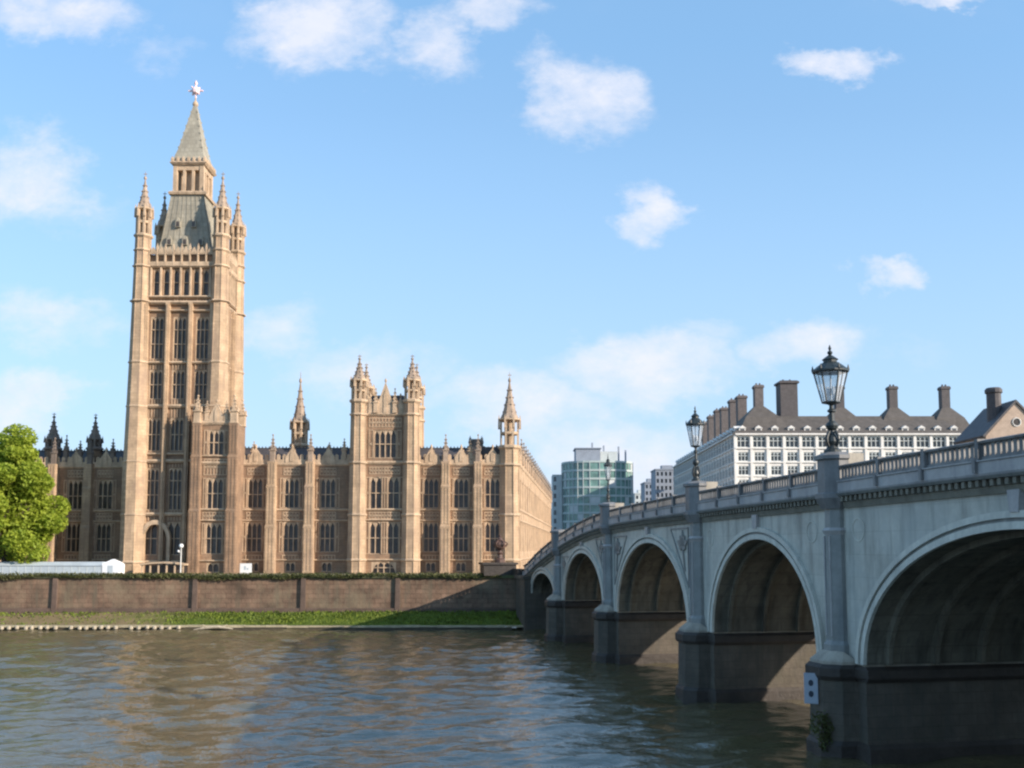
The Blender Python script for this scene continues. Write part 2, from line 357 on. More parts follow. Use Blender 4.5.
def tufts():
    b = MB(); rnd = random.Random(3)
    for _ in range(15000):
        x = rnd.uniform(-150, 1.9); t = rnd.random(); y = 179.3+t*8
        keep = .95 if x > -62 else (.22+.5*(t > .7))
        if mnoise.noise(Vector((x*.12, y*.3, 5))) < -.15 and x < -50: keep *= .3
        if rnd.random() > keep: continue
        z = .75+1.9*t*(.75+.25*t)+.9*max(0,(x+110)/110)*t*.5
        h = rnd.uniform(.15, .45); a = rnd.uniform(0, 6.28); wd = rnd.uniform(.08, .22)
        dx, dy = wd*math.cos(a), wd*math.sin(a)
        b.tri((x-dx, y-dy, z), (x+dx, y+dy, z), (x+rnd.uniform(-.15,.15), y+rnd.uniform(-.15,.15), z+h))
    return b.build('grass', M['grassm'])
tag(tufts(), 'rough bright green grass on the river bank', 'grass', kind='stuff')
# kerb and piles at the waterline
def kerb():
    r = thing('river_kerb', 'low pale stone kerb with dark timber facing along the waterline', 'kerb', (-150, 178.6, 0))
    b = MB(); rnd = random.Random(5); x = -120.0
    while x < 150:
        ln = rnd.uniform(2.5, 4.5); b.box(x, x+ln-.06, -.5, .6, .45+rnd.uniform(-.05,.05), .78+rnd.uniform(-.07,.07)); x += ln
    b.build('coping', M['kerb'], r)
    MB().box(-120, 150, -.35, .5, -2, .46).build('timber_facing', M['timber'], r)
    return r
kerb()
proto = None
for k in range(25):
    if k in (9, 17): continue
    px = -4 + k*7.6 + random.uniform(-1.2, 1.2); X, _ = at(px, 624, 178)
    if proto is None:
        proto = thing('mooring_post', 'short timber fender post with pale cap in the water by the kerb', 'post', group='fender posts along the waterline')
        MB().lathe(0,0,[(.22,-1.5),(.22,.30),(.18,.34)],8).build('post', M['timber'], proto)
        MB().lathe(0,0,[(.30,.34),(.36,.42),(.36,.8),(.22,.92)],8).build('cap', M['pale_timber'], proto)
        o = proto
    else: o = copy_tree(proto)
    o.location = (X, 177.55, -.12+random.uniform(-.08,.08)); o.rotation_euler = (random.uniform(-.05,.05), random.uniform(-.05,.05), random.uniform(0,1))
X, _ = at(213, 626, 177)
bt = thing('driftwood', 'pale driftwood log lying at the foot of the kerb', 'log', (X, 177.4, .1), R(8))
b = MB(); pts = [(-3.4,.05),(-2.2,.25),(-.8,.42),(.8,.5),(2.2,.3),(3.3,.1)]
b.loft([[(x, .34*math.cos(a*1.047)*(1-abs(x)/5), z+.28*math.sin(a*1.047)*(1-abs(x)/5)) for a in range(6)] for x, z in pts]); b.build('trunk', M['pale_timber'], bt)
MB().bar((-1,0,.35),(-1.8,-.3,.9),.09).bar((1.4,0,.4),(2.3,.2,.85),.08).build('branch', M['pale_timber'], bt)

# river wall
def river_wall(x0, x1, label, piers):
    r = thing('river_wall', label, 'wall', ((x0+x1)/2, 187.2, 0)); c = (x0+x1)/2
    a, e = x0-c, x1-c
    b = MB(); b.loft([[(a,-.5,0),(e,-.5,0),(e,1,0),(a,1,0)],[(a,-.1,GZ-.55),(e,-.1,GZ-.55),(e,1,GZ-.55),(a,1,GZ-.55)]])
    b.build('wall', M['wall'], r)
    MB().box(a, e, -.45, 1.0, GZ-.55, GZ+.02).build('coping', M['moss'], r)
    MB().box(a, e, -.75, -.1, 1.5, 3.3).build('plinth', M['wallpier'], r)
    for p in piers:
        MB().loft([[(p-c-.5,-.95,0),(p-c+.5,-.95,0),(p-c+.5,.5,0),(p-c-.5,.5,0)],[(p-c-.42,-.6,GZ-.6),(p-c+.42,-.6,GZ-.6),(p-c+.42,.5,GZ-.6),(p-c-.42,.5,GZ-.6)]]).build('pier', M['wallpier'], r)
    return r
river_wall(-270, 1.9, 'long brick river wall with mossy coping in front of the palace', [at(p, 590, 185.5)[0] for p in (-140,-40,52,193,302,397)])
river_wall(30, 420, 'stretch of brick river wall on the far side of the bridge', [60,90,120])
# creeper along the wall top
def creeper():
    b = MB(); rnd = random.Random(9)
    for _ in range(16000):
        x = rnd.uniform(-135, -2); n = mnoise.noise(Vector((x*.1, 0, 3)))
        drop = max(.35, .75+n*1.3); z = GZ+.28-rnd.random()**1.4*drop; y = 187.2-.55-rnd.random()*.25 if z < GZ else 187.2+rnd.uniform(-.6, .6)
        s = rnd.uniform(.07, .17); v = [Vector((rnd.gauss(0,1), rnd.gauss(0,1), rnd.gauss(0,1)))*s for _ in range(3)]
        p = Vector((x, y, z)); b.tri(tuple(p+v[0]), tuple(p+v[1]), tuple(p+v[2]))
    return b.build('creeper', M['ivy'])
tag(creeper(), 'dull green creeper growing over the top of the river wall', 'creeper', kind='stuff')

qx = MB().plan([(33,150),(420,150),(420,187),(45,187),(33,170)], -2, GZ-.3); q_ = thing('shade_quay', 'dark stone quay added out of sight behind the bridge to block the sun', 'shade_quay', (0,0,0))  # unseen block added to stop sunlight passing through the far arches
qx.build('wall', M['pier'], q_); MB().plan([(32.7,149.7),(420,149.7),(420,187),(44.7,187),(32.7,170)], GZ-.299, GZ+.1).build('coping', M['kerb'], q_)
q2 = thing('unseen_shade_block', 'unseen tall block added beyond the bridge to shade the nearest arch', 'building', (94, -52, 0))  # added outside the frame only to keep sun off the nearest arch
# ------------------------------------------------------------------ gothic kit
def wall_grid(b, x0, x1, z0, z1, holes, t=.7, y=0.0):
    """solid wall front at y, thickness t, with rectangular holes (xa,xb,za,zb)"""
    xs = sorted({x0, x1, *[h[0] for h in holes], *[h[1] for h in holes]}); zs = sorted({z0, z1, *[h[2] for h in holes], *[h[3] for h in holes]})
    def solid(i, j):
        if i < 0 or j < 0 or i >= len(xs)-1 or j >= len(zs)-1: return False
        cx = (xs[i]+xs[i+1])/2; cz = (zs[j]+zs[j+1])/2
        return not any(h[0] < cx < h[1] and h[2] < cz < h[3] for h in holes)
    for i in range(len(xs)-1):
        for j in range(len(zs)-1):
            if not solid(i, j): continue
            a, c, d, e = xs[i], xs[i+1], zs[j], zs[j+1]; y1 = y+t
            b.quad((a,y,d),(c,y,d),(c,y,e),(a,y,e)); b.quad((a,y1,d),(a,y1,e),(c,y1,e),(c,y1,d))
            if not solid(i-1,j): b.quad((a,y,d),(a,y,e),(a,y1,e),(a,y1,d))
            if not solid(i+1,j): b.quad((c,y,d),(c,y1,d),(c,y1,e),(c,y,e))
            if not solid(i,j-1): b.quad((a,y,d),(a,y1,d),(c,y1,d),(c,y,d))
            if not solid(i,j+1): b.quad((a,y,e),(c,y,e),(c,y1,e),(a,y1,e))
WIN = {}
def window(parent, x, y, z, wd, h, lights=3, transoms=(.5,), arch=0, rz=0, name='window', fm='trim', gm='glass'):
    key = (round(wd,2), round(h,2), lights, transoms, arch, fm, gm)
    if key not in WIN:
        g = MB().quad((-wd/2,.48,0),(wd/2,.48,0),(wd/2,.48,h),(-wd/2,.48,h))
        f = MB(); t = .12 if wd > 1.2 else .09; lw = wd/lights
        f.box(-wd/2+.003,-wd/2+t,.1,.46,0.003,h-.003).box(wd/2-t,wd/2-.003,.1,.46,.003,h-.003)
        f.box(-wd/2+t,wd/2-t,.1,.46,.003,t).box(-wd/2+t,wd/2-t,.1,.46,h-t,h-.003)
        for k in range(1, lights): f.box(-wd/2+lw*k-t*.6,-wd/2+lw*k+t*.6,.12,.45,t,h-t)
        for tr in transoms: f.box(-wd/2+t,wd/2-t,.15,.44,h*tr-t*.7,h*tr+t*.7)
        # cusped heads of each light
        for k in range(lights):
            xa, xb = -wd/2+lw*k+t*.5, -wd/2+lw*(k+1)-t*.5; xm = (xa+xb)/2; hh = min(lw*.9, h*.2)
            f.prism([(xa,h-t),(xa,h-t-hh),(xm,h-t)],.16,.43); f.prism([(xb,h-t),(xm,h-t),(xb,h-t-hh)],.16,.43)
        if arch:
            n = 7; rise = wd*.62*arch
            for sgn in (-1, 1):
                poly = [(sgn*wd/2, h-.002)]
                for i in range(n+1):
                    t_ = i/n; poly.append((sgn*wd/2*math.cos(t_*math.pi/2)**.8 if i < n else 0, h-rise+rise*math.sin(t_*math.pi/2)))
                f.prism(poly, .02, .47)
        WIN[key] = (g.mesh('window', M[gm]), f.mesh('window_frame', M[fm]))
    gm_, fm_ = WIN[key]
    o = put(gm_, name, parent, (x, y, z), rz); put(fm_, 'frame', o)
    return o
PIN = {}
def pinnacle(parent, x, y, z, h, r=.45, mt='trim', name='pinnacle'):
    key = (round(h,1), round(r,2), mt)
    if key not in PIN:
        b = MB(); s = h*.38
        b.sq(0,0,[(r*1.15,0),(r*1.15,.15),(r,.2),(r,s),(r*1.35,s+.1),(r*1.35,s+.25)])
        for a in range(4):
            c, q = math.cos(a*math.pi/2), math.sin(a*math.pi/2)
            b.loft([[(c*r*1.0-q*e, q*r*1.0+c*e, zz) for e, zz in ((-r*.8,s+.2),(r*.8,s+.2),(0,s+r*2.0))],[(c*r*1.32-q*e, q*r*1.32+c*e, zz) for e, zz in ((-r*.8,s+.2),(r*.8,s+.2),(0,s+r*2.0))]])
        b.sq(0,0,[(r*.85,s+.2),(r*.45,s+(h-s)*.45),(r*.12,h*.93)])
        for i in range(3):
            zz = s+(h-s)*(.25+.2*i); rr = r*.85*(1-(.25+.2*i))+.06
            for a in range(4):
                c, q = math.cos(a*math.pi/2+.785), math.sin(a*math.pi/2+.785)
                b.sq(c*rr*1.35, q*rr*1.35, [(.09,zz),(.13,zz+.12),(.03,zz+.22)])
        b.lathe(0,0,[(r*.1,h*.92),(r*.42,h*.95),(r*.38,h*.98),(r*.08,h)],6)
        PIN[key] = b.mesh('pinnacle', M[mt])
    return put(PIN[key], name, parent, (x, y, z))
def buttress(parent, x, y, h, wd=1.5, dp=1.4, steps=(.42,.78), mt='stone'):
    b = MB(); zs = [0, h*steps[0], h*steps[1], h]; d = dp; ww = wd
    for i in range(3):
        b.box(x-ww/2, x+ww/2, y-d, y, zs[i]+(.001 if i else 0), zs[i+1])
        # sunk panels' ribs on the face
        if zs[i+1]-zs[i] > 2:
            for e in (-.36,0,.36): b.box(x+e*ww-.06, x+e*ww+.06, y-d-.07, y-d+.02, zs[i]+.5, zs[i+1]-.4)
        nd = d-.22; nw = ww-.16
        if i < 2: b.loft([[(x-ww/2-.05,y-d-.05,zs[i+1]-.3),(x+ww/2+.05,y-d-.05,zs[i+1]-.3),(x+ww/2+.05,y-.002,zs[i+1]-.3),(x-ww/2-.05,y-.002,zs[i+1]-.3)],[(x-nw/2,y-nd,zs[i+1]+.2),(x+nw/2,y-nd,zs[i+1]+.2),(x+nw/2,y-.002,zs[i+1]+.2),(x-nw/2,y-.002,zs[i+1]+.2)]])
        d = nd; ww = nw
    return b.build('buttress', M[mt], parent)
def strings(parent, x0, x1, zs, y=0, mt='trim', name='string_course', out=.3):
    for z, hh in zs:
        b = MB(); b.loft([[(x0,y-out*.35,z),(x1,y-out*.35,z),(x1,y-.001,z),(x0,y-.001,z)],[(x0,y-out,z+hh*.55),(x1,y-out,z+hh*.55),(x1,y-.001,z+hh*.55),(x0,y-.001,z+hh*.55)],[(x0,y-out*.8,z+hh),(x1,y-out*.8,z+hh),(x1,y-.001,z+hh),(x0,y-.001,z+hh)]])
        b.build(name, M[mt], parent)
def shade_block():
    L = 88.0; Wd = 60.0; hs = []
    for i in range(22):
        for j in range(7): hs.append((2+4*i-.2, 2+4*i+1.8, 4+4.2*j, 6.4+4.2*j))
    for (ln, x, y, rz) in ((L, 0, L, R(-90)), (Wd, Wd, L, R(180))):
        hh = [h for h in hs if h[1] < ln-.5]; b = MB(); wall_grid(b, 0, ln, -2, 36, hh, .6); b.build('wall', M['white'], q2, (x, y, 0), rz)
        MB().quad((0,.4,0),(ln,.4,0),(ln,.4,35),(0,.4,35)).build('glazing', M['winglass'], q2, (x, y, 0), rz)
        MB().box(-.4,ln,-.6,.7,36,36.8).build('cornice', M['white'], q2, (x, y, 0), rz)
    MB().box(.61,Wd-.6,1,L-.61,-2,35.9).build('core', M['white'], q2)
    MB().loft([[(0,0,36.1),(Wd,0,36.1),(Wd,L,36.1),(0,L,36.1)],[(12,12,40),(Wd-12,12,40),(Wd-12,L-12,40),(12,L-12,40)]]).build('roof', M['slate'], q2)
def ribs(parent, spans, y=0, step=.62, mt='trim', name='carved_panel'):
    """blind tracery: spans of (x0,x1,z0,z1)"""
    b = MB()
    for x0, x1, z0, z1 in spans:
        n = max(1, round((x1-x0)/step)); st = (x1-x0)/n
        for i in range(n+1): b.box(x0+i*st-.06, x0+i*st+.06, y-.11, y+.05, z0, z1)
        b.box(x0, x1, y-.085, y+.04, z1-.14, z1+.02); b.box(x0, x1, y-.085, y+.04, z0-.02, z0+.12)
        for i in range(n):
            xc = x0+(i+.5)*st; zc = (z0+z1)/2
            if z1-z0 > 1: b.prism([(xc-st*.3,zc),(xc,zc-st*.45),(xc+st*.3,zc),(xc,zc+st*.45)], y-.10, y+.03)
    return b.build(name, M[mt], parent)
def parapet(parent, x0, x1, z, y=0, h=1.3, step=1.3, mt='trim', gables=()):
    b = MB(); b.box(x0, x1, y-.18, y+.25, z, z+h*.45)
    n = max(1, int((x1-x0)/step)); st = (x1-x0)/n
    for i in range(n):
        a = x0+i*st
        b.box(a+st*.15, a+st*.72, y-.15, y+.22, z+h*.45-.01, z+h)
        b.prism([(a+st*.10,z+h),(a+st*.77,z+h),(a+st*.435,z+h+.3)], y-.2, y+.27)
    for gx, gw, gh in gables:
        b.prism([(gx-gw/2,z),(gx+gw/2,z),(gx+gw/2,z+h*.8),(gx,z+gh),(gx-gw/2,z+h*.8)], y-.3, y+.3)
        b.prism([(gx-.35,z+.3),(gx+.35,z+.3),(gx+.35,z+gh*.6),(gx,z+gh*.75),(gx-.35,z+gh*.6)], y-.42, y-.2)
        b.lathe(gx, y, [(.12,z+gh-.1),(.28,z+gh+.3),(.05,z+gh+.8)], 6)
    return b.build('parapet', M[mt], parent)
def turret(parent, x, y, r0, r1, h, cap, mt='shaft', tm='trim', bands=(), lantern=0.0, finial=True, capm=None):
    """octagonal turret, shaft to h, open lantern stage, then a spire cap of height `cap`"""
    prof = [(r0,0),(r0,h*.3),(r0*.96+r1*.04,h*.3+.3),((r0+r1)/2,h*.62),((r0+r1)/2-.05,h*.62+.3),(r1,h)]
    b = MB().lathe(x, y, prof, 8)
    for a in range(8):
        an = math.pi/8+a*math.pi/4
        b.bar((x+r0*math.cos(an), y+r0*math.sin(an), .2), (x+r1*math.cos(an), y+r1*math.sin(an), h), .13, 5)
    o = b.build('turret', M[mt], parent)
    for z, k in bands:
        bb = MB(); rr = r0+(r1-r0)*z/h; bb.lathe(x, y, [(rr+.1,z-.1),(rr+.32*k,z+.1),(rr+.32*k,z+.32),(rr+.08,z+.5)], 8); bb.build('moulding', M[tm], o)
    z = h; bb = MB()
    bb.lathe(x, y, [(r1+.05,z-.2),(r1+.45,z+.15),(r1+.45,z+.5),(r1+.1,z+.7)], 8)
    if bands or True: bb.build('moulding', M[tm], o)
    z += .6
    if lantern:
        lb = MB(); lb.lathe(x, y, [(r1*.55,z),(r1*.55,z+lantern)], 8)
        for a in range(8):
            an = math.pi/8+a*math.pi/4; lb.sq(x+r1*.92*math.cos(an), y+r1*.92*math.sin(an), [(.19,z),(.19,z+lantern)])
            lb.sq(x+r1*1.15*math.cos(an), y+r1*1.15*math.sin(an), [(.2,z+lantern*.7),(.16,z+lantern*1.05),(.02,z+lantern*1.05+1.0)])
        lb.lathe(x, y, [(r1,z+lantern-.05),(r1*1.25,z+lantern+.15),(r1*1.25,z+lantern+.4),(r1*1.0,z+lantern+.55)], 8)
        lb.lathe(x, y, [(r1*.98,z+lantern*.45),(r1*1.02,z+lantern*.5),(r1*.98,z+lantern*.55)], 8)
        lb.build('lantern', M[tm], o); z += lantern+.5
    cb = MB(); cb.lathe(x, y, [(r1*1.0,z),(r1*.74,z+cap*.12),(r1*.38,z+cap*.42),(r1*.08,z+cap*.8)], 8)
    for i in range(4):
        t = .14+.16*i; rr = r1*(.84-t*.95)+.02
        for a in range(8):
            an = math.pi/8+a*math.pi/4; cb.sq(x+rr*math.cos(an), y+rr*math.sin(an), [(.06,z+cap*t-.1),(.11,z+cap*t+.05),(.02,z+cap*t+.2)])
    cb.lathe(x, y, [(.08,z+cap*.78),(.32,z+cap*.82),(.30,z+cap*.86),(.07,z+cap*.9),(.05,z+cap*1.02)], 6)
    if finial: cb.box(x-.38,x+.38,y-.05,y+.05,z+cap*.95-.05,z+cap*.95+.08)
    cb.build('spire_cap', M[capm or 'capstone'], o)
    return o

# ------------------------------------------------------------------ great tower
def great_tower():
    Y0 = 198.0; XL, XR = -74.7, -58.9; cx = (XL+XR)/2
    r = thing('gothic_tower', 'tall square honey stone gothic tower with corner turrets and tapering lead spire', 'tower', (cx, Y0, GZ))
    hw = (XR-XL)/2; D = 11.4
    z = lambda py: zat(py, Y0)-GZ
    Zs = z(303); Zp = z(268); Ztop = z(252)
    rows = [(z(555),z(522),2,.8),(z(510),z(468),3,1.0),(z(451),z(418),3,.8),(z(399),z(370),3,.8),(z(359),z(317),3,.8)]
    bays = [-4.55, 0, 4.55]
    faces = [('front', 0, (0,0)), ('right', R(90), (hw, D/2)), ('left', R(-90), (-hw, D/2)), ('back', R(180), (0, D))]
    for nm, rz, (ox, oy) in faces:
        half = hw if nm in ('front','back') else D/2
        bs = bays if nm in ('front','back') else [-3.6, 0, 3.6]
        holes = []; wins = []
        for (a, c, li, ar) in rows:
            for bx in bs:
                ww = 2.6 if nm in ('front','back') else 2.1
                holes.append((bx-ww/2, bx+ww/2, a, c)); wins.append((bx, a, ww, c-a, li, ar))
        nb = 6; bw = (half*2-3.8)/nb
        for i in range(nb):
            xx = -half+1.9+bw*(i+.5); holes.append((xx-bw*.27, xx+bw*.27, Zs+1.5, Zp-.2)); wins.append((xx, Zs+1.5, bw*.54, Zp-.2-Zs-1.5, 1, .7))
        b = MB(); wall_grid(b, -half+1.0, half-1.0, 0, Ztop-.6, holes, .8, 0)
        b.build('wall', M['stone'], r, (ox, oy, 0), rz)
        ca, sa = math.cos(rz), math.sin(rz)
        for (bx, za, ww, hh, li, ar) in wins:
            window(r, ox+ca*bx, oy+sa*bx, za, ww, hh, li, (.5,) if hh < 7.5 else (.36,.7), ar, rz)
        # pilaster shafts between bays, strings, tracery
        pb = MB()
        mids = [(bs[0]+bs[1])/2, (bs[1]+bs[2])/2, bs[0]-2.1 if half > 7.5 else bs[0]-1.7, bs[2]+2.1 if half > 7.5 else bs[2]+1.7]
        for mx in mids:
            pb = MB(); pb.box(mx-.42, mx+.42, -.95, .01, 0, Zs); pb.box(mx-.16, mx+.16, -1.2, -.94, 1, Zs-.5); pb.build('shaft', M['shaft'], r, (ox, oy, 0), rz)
        for i in range(nb+1):
            pb = MB(); xx = -half+1.9+bw*i; pb.box(xx-.16, xx+.16, -.5, .01, Zs+1.2, Zp); pb.build('shaft', M['trim'], r, (ox, oy, 0), rz)
        sz = [(z(563),.5,.5),(z(516),.7,.65),(z(463),.7,.7),(z(455),.4,.5),(z(408),.7,.65),(z(364),.5,.62),(Zs-.4,.7,.95),(Zs+.9,.5,.8),(Zp,.6,.8),(z(312),.4,.66)]
        for zz, hh, out in sz:
            sb = MB(); sb.loft([[(-half+1,-out*.6,zz),(half-1,-out*.6,zz),(half-1,-.001,zz),(-half+1,-.001,zz)],[(-half+1,-out,zz+hh*.5),(half-1,-out,zz+hh*.5),(half-1,-.001,zz+hh*.5),(-half+1,-.001,zz+hh*.5)],[(-half+1,-out*.8,zz+hh),(half-1,-out*.8,zz+hh),(half-1,-.001,zz+hh),(-half+1,-.001,zz+hh)]])
            sb.build('string_course', M['trim'], r, (ox, oy, 0), rz)
        tb = MB()
        for bx in bs:
            for (za, zb) in ((rows[0][1]+.3, z(516)-.1),(z(516)+.8, rows[1][0]-.1),(rows[1][1]+.15, z(463)-.1),(z(455)+.5, rows[2][0]-.1),(rows[2][1]+.1, z(408)-.1),(z(408)+.8, rows[3][0]-.1),(rows[3][1]+.1,z(364)-.05),(z(364)+.6, rows[4][0]-.1),(Zs+.35, Zs+.88)):
                if zb-za < .25: continue
                for k in range(5): tb.box(bx-1.25+k*.6, bx-1.25+k*.6+.12, -.12, .02, za, zb)
        tb.build('carved_panel', M['trim'], r, (ox, oy, 0), rz)
        # openwork battlement with arcade
        ab = MB(); n = 8; st = (half*2-2.6)/n
        for i in range(n):
            a = -half+1.3+i*st
            ab.box(a+.02, a+.28, -.75, -.25, Zp+.6, Ztop+.2)
            ab.prism([(a+.28,Ztop-.35),(a+st-.0,Ztop-.35),(a+st*.55+.1,Ztop+.9)], -.72, -.3)
            ab.sq(a+.15, -.5, [(.18,Ztop+.2),(.18,Ztop+.8),(.02,Ztop+1.7)])
        ab.box(-half+1.3, half-1.3, -.7, -.3, Zp+.6, Zp+1.15); ab.box(-half+1.3, half-1.3, -.68, -.32, Ztop-.62, Ztop-.36)
        ab.build('battlement', M['trim'], r, (ox, oy, 0), rz)
    # corner turrets
    ht = z(238)
    bands = [(z(563),1),(z(516),1),(z(463),1.2),(z(408),1),(z(364),1),(Zs,1.8),(Zp,1.3),(z(252),1.1)]
    for (tx, ty) in ((-hw,0),(hw,0),(-hw,D),(hw,D)):
        turret(r, tx, ty, 2.5, 1.45, ht, 7.6, bands=bands, lantern=5.0)
    # main entrance arch at the foot
    pe = MB(); n = 9; w_, h0, h1 = 3.0, z(540), z(520)
    out = [(-w_*math.cos(i/n*math.pi/2), h0+(h1-h0)*math.sin(i/n*math.pi/2)) for i in range(n+1)]; out += [(-x, q) for x, q in reversed(out[:-1])]
    inn = [(x*.8, h0+(q-h0)*.8-.1) for x, q in out]
    for i in range(len(out)-1): pe.prism([inn[i], inn[i+1], out[i+1], out[i]], -1.1, -.05)
    pe.box(-w_, -w_*.8, -1.1, -.05, 0, h0); pe.box(w_*.8, w_, -1.1, -.05, 0, h0)
    pe.build('portal_arch', M['trim'], r, (-3.4, 0, 0))
    # roof: steep truncated pyramid
    zr0 = Zp+1.0; zr1 = z(196)+1.2; cy = D/2
    def sqr(hx, hy, zz): return [(-hx,cy-hy,zz),(hx,cy-hy,zz),(hx,cy+hy,zz),(-hx,cy+hy,zz)]
    a0 = hw-1.7
    rf = MB().loft([sqr(a0, D/2-1.2, zr0), sqr(a0*.80, (D/2-1.2)*.8, zr0+(zr1-zr0)*.35), sqr(3.3, 3.3, zr1)]).build('roof', M['leadroof'], r)
    rb = MB()
    for k in range(9):
        t = -1+k/4; rb.bar((a0*t, cy-(D/2-1.2), zr0), (a0*.8*t, cy-(D/2-1.2)*.8, zr0+(zr1-zr0)*.35), .1, 4); rb.bar((a0*.8*t, cy-(D/2-1.2)*.8, zr0+(zr1-zr0)*.35), (3.3*t, cy-3.3, zr1), .1, 4)
        rb.bar((a0, cy+(D/2-1.2)*t, zr0), (a0*.8, cy+(D/2-1.2)*.8*t, zr0+(zr1-zr0)*.35), .1, 4); rb.bar((a0*.8, cy+(D/2-1.2)*.8*t, zr0+(zr1-zr0)*.35), (3.3, cy+3.3*t, zr1), .1, 4)
    rb.build('roof_rib', M['leadroof'], rf)
    for (dx, f) in ((-3.2,.30),(0,.30),(3.2,.30),(-1.6,.55),(1.6,.55)):
        zz = zr0+(zr1-zr0)*f; yy = cy-((D/2-1.2)*(1-.2*f/.35) if f < .35 else (D/2-1.2)*.8+(3.3-(D/2-1.2)*.8)*(f-.35)/.65)
        d = MB(); d.prism([(dx-.5,zz-.3),(dx+.5,zz-.3),(dx+.5,zz+.9),(dx,zz+1.7),(dx-.5,zz+.9)], yy-.6, yy+1.4)
        dd = d.build('dormer', M['leadroof'], rf); MB().quad((dx-.34,yy-.62,zz-.2),(dx+.34,yy-.62,zz-.2),(dx+.34,yy-.62,zz+.85),(dx-.34,yy-.62,zz+.85)).build('louvre', M['glass'], dd)
    # lantern stage
    zl1 = z(166)+1.2; lb = MB(); lb.loft([sqr(3.75,3.75,zr1-.1), sqr(3.9,3.9,zr1+.35), sqr(3.5,3.5,zr1+.7)])
    lb.loft([sqr(1.9,1.9,zr1+.6), sqr(1.9,1.9,zl1)])
    for k in range(4):
        for j in range(4):
            if k in (0,3) or j in (0,3):
                s_ = .42 if (k in (0,3) and j in (0,3)) else .26
                lb.sq(-2.75+k*1.83, cy-2.75+j*1.83, [(s_,zr1+.6),(s_,zl1)])
    lb.loft([sqr(3.0,3.0,zl1-1.0), sqr(3.1,3.1,zl1)]); lb.loft([sqr(3.4,3.4,zl1), sqr(3.8,3.8,zl1+.4), sqr(3.4,3.4,zl1+.8)])
    for k in range(7):
        e = -3.3+k*1.1
        for (qx, qy) in ((e, cy-3.4), (e, cy+3.4), (-3.4, cy+e), (3.4, cy+e)): lb.sq(qx, qy, [(.22,zl1+.7),(.22,zl1+1.3),(.03,zl1+1.8)])
    lb.build('lantern', M['trim'], r)
    za = z(97)+.6
    sp = MB().loft([sqr(3.4,3.4,zl1+.7), sqr(2.5,2.5,zl1+.7+(za-zl1)*.22), sqr(.35,.35,za)])
    for t in (.12,.24,.36,.48,.6,.72,.84):
        q = 3.15*(1-t*.95); zz = zl1+.7+(za-zl1)*t
        for sx in (-1,1):
            for sy in (-1,1): sp.sq(sx*q, cy+sy*q, [(.08,zz-.15),(.16,zz),(.03,zz+.3)])
    spo = sp.build('spire', M['leadroof'], r)
    fz = za; fn = MB().lathe(0, cy, [(.35,fz-.2),(.62,fz+.3),(.5,fz+.8),(.16,fz+1.2),(.12,fz+4.0),(.05,fz+5.6)], 8)
    fn.build('finial_rod', M['trim'], spo)
    cr = MB(); c0 = fz+3.4; n = 8
    cr.lathe(0, cy, [(.1,c0-.9),(.75,c0-.5),(.85,c0),(.6,c0+.6),(.1,c0+.9)], 8)
    for a in range(8):
        an = a*math.pi/4; cr.bar((0,cy,c0),(1.55*math.cos(an)*(1 if a%2==0 else .75),cy+.25*math.sin(an*2),c0+1.55*math.sin(an)*(1 if a%2==0 else .75)),.2,5)
    cr.lathe(0, cy, [(.3,c0+1.4),(.35,c0+1.7),(.05,c0+2.3)], 6)
    cr.build('finial_cross', M['pink'], spo)
great_tower()
shade_block()

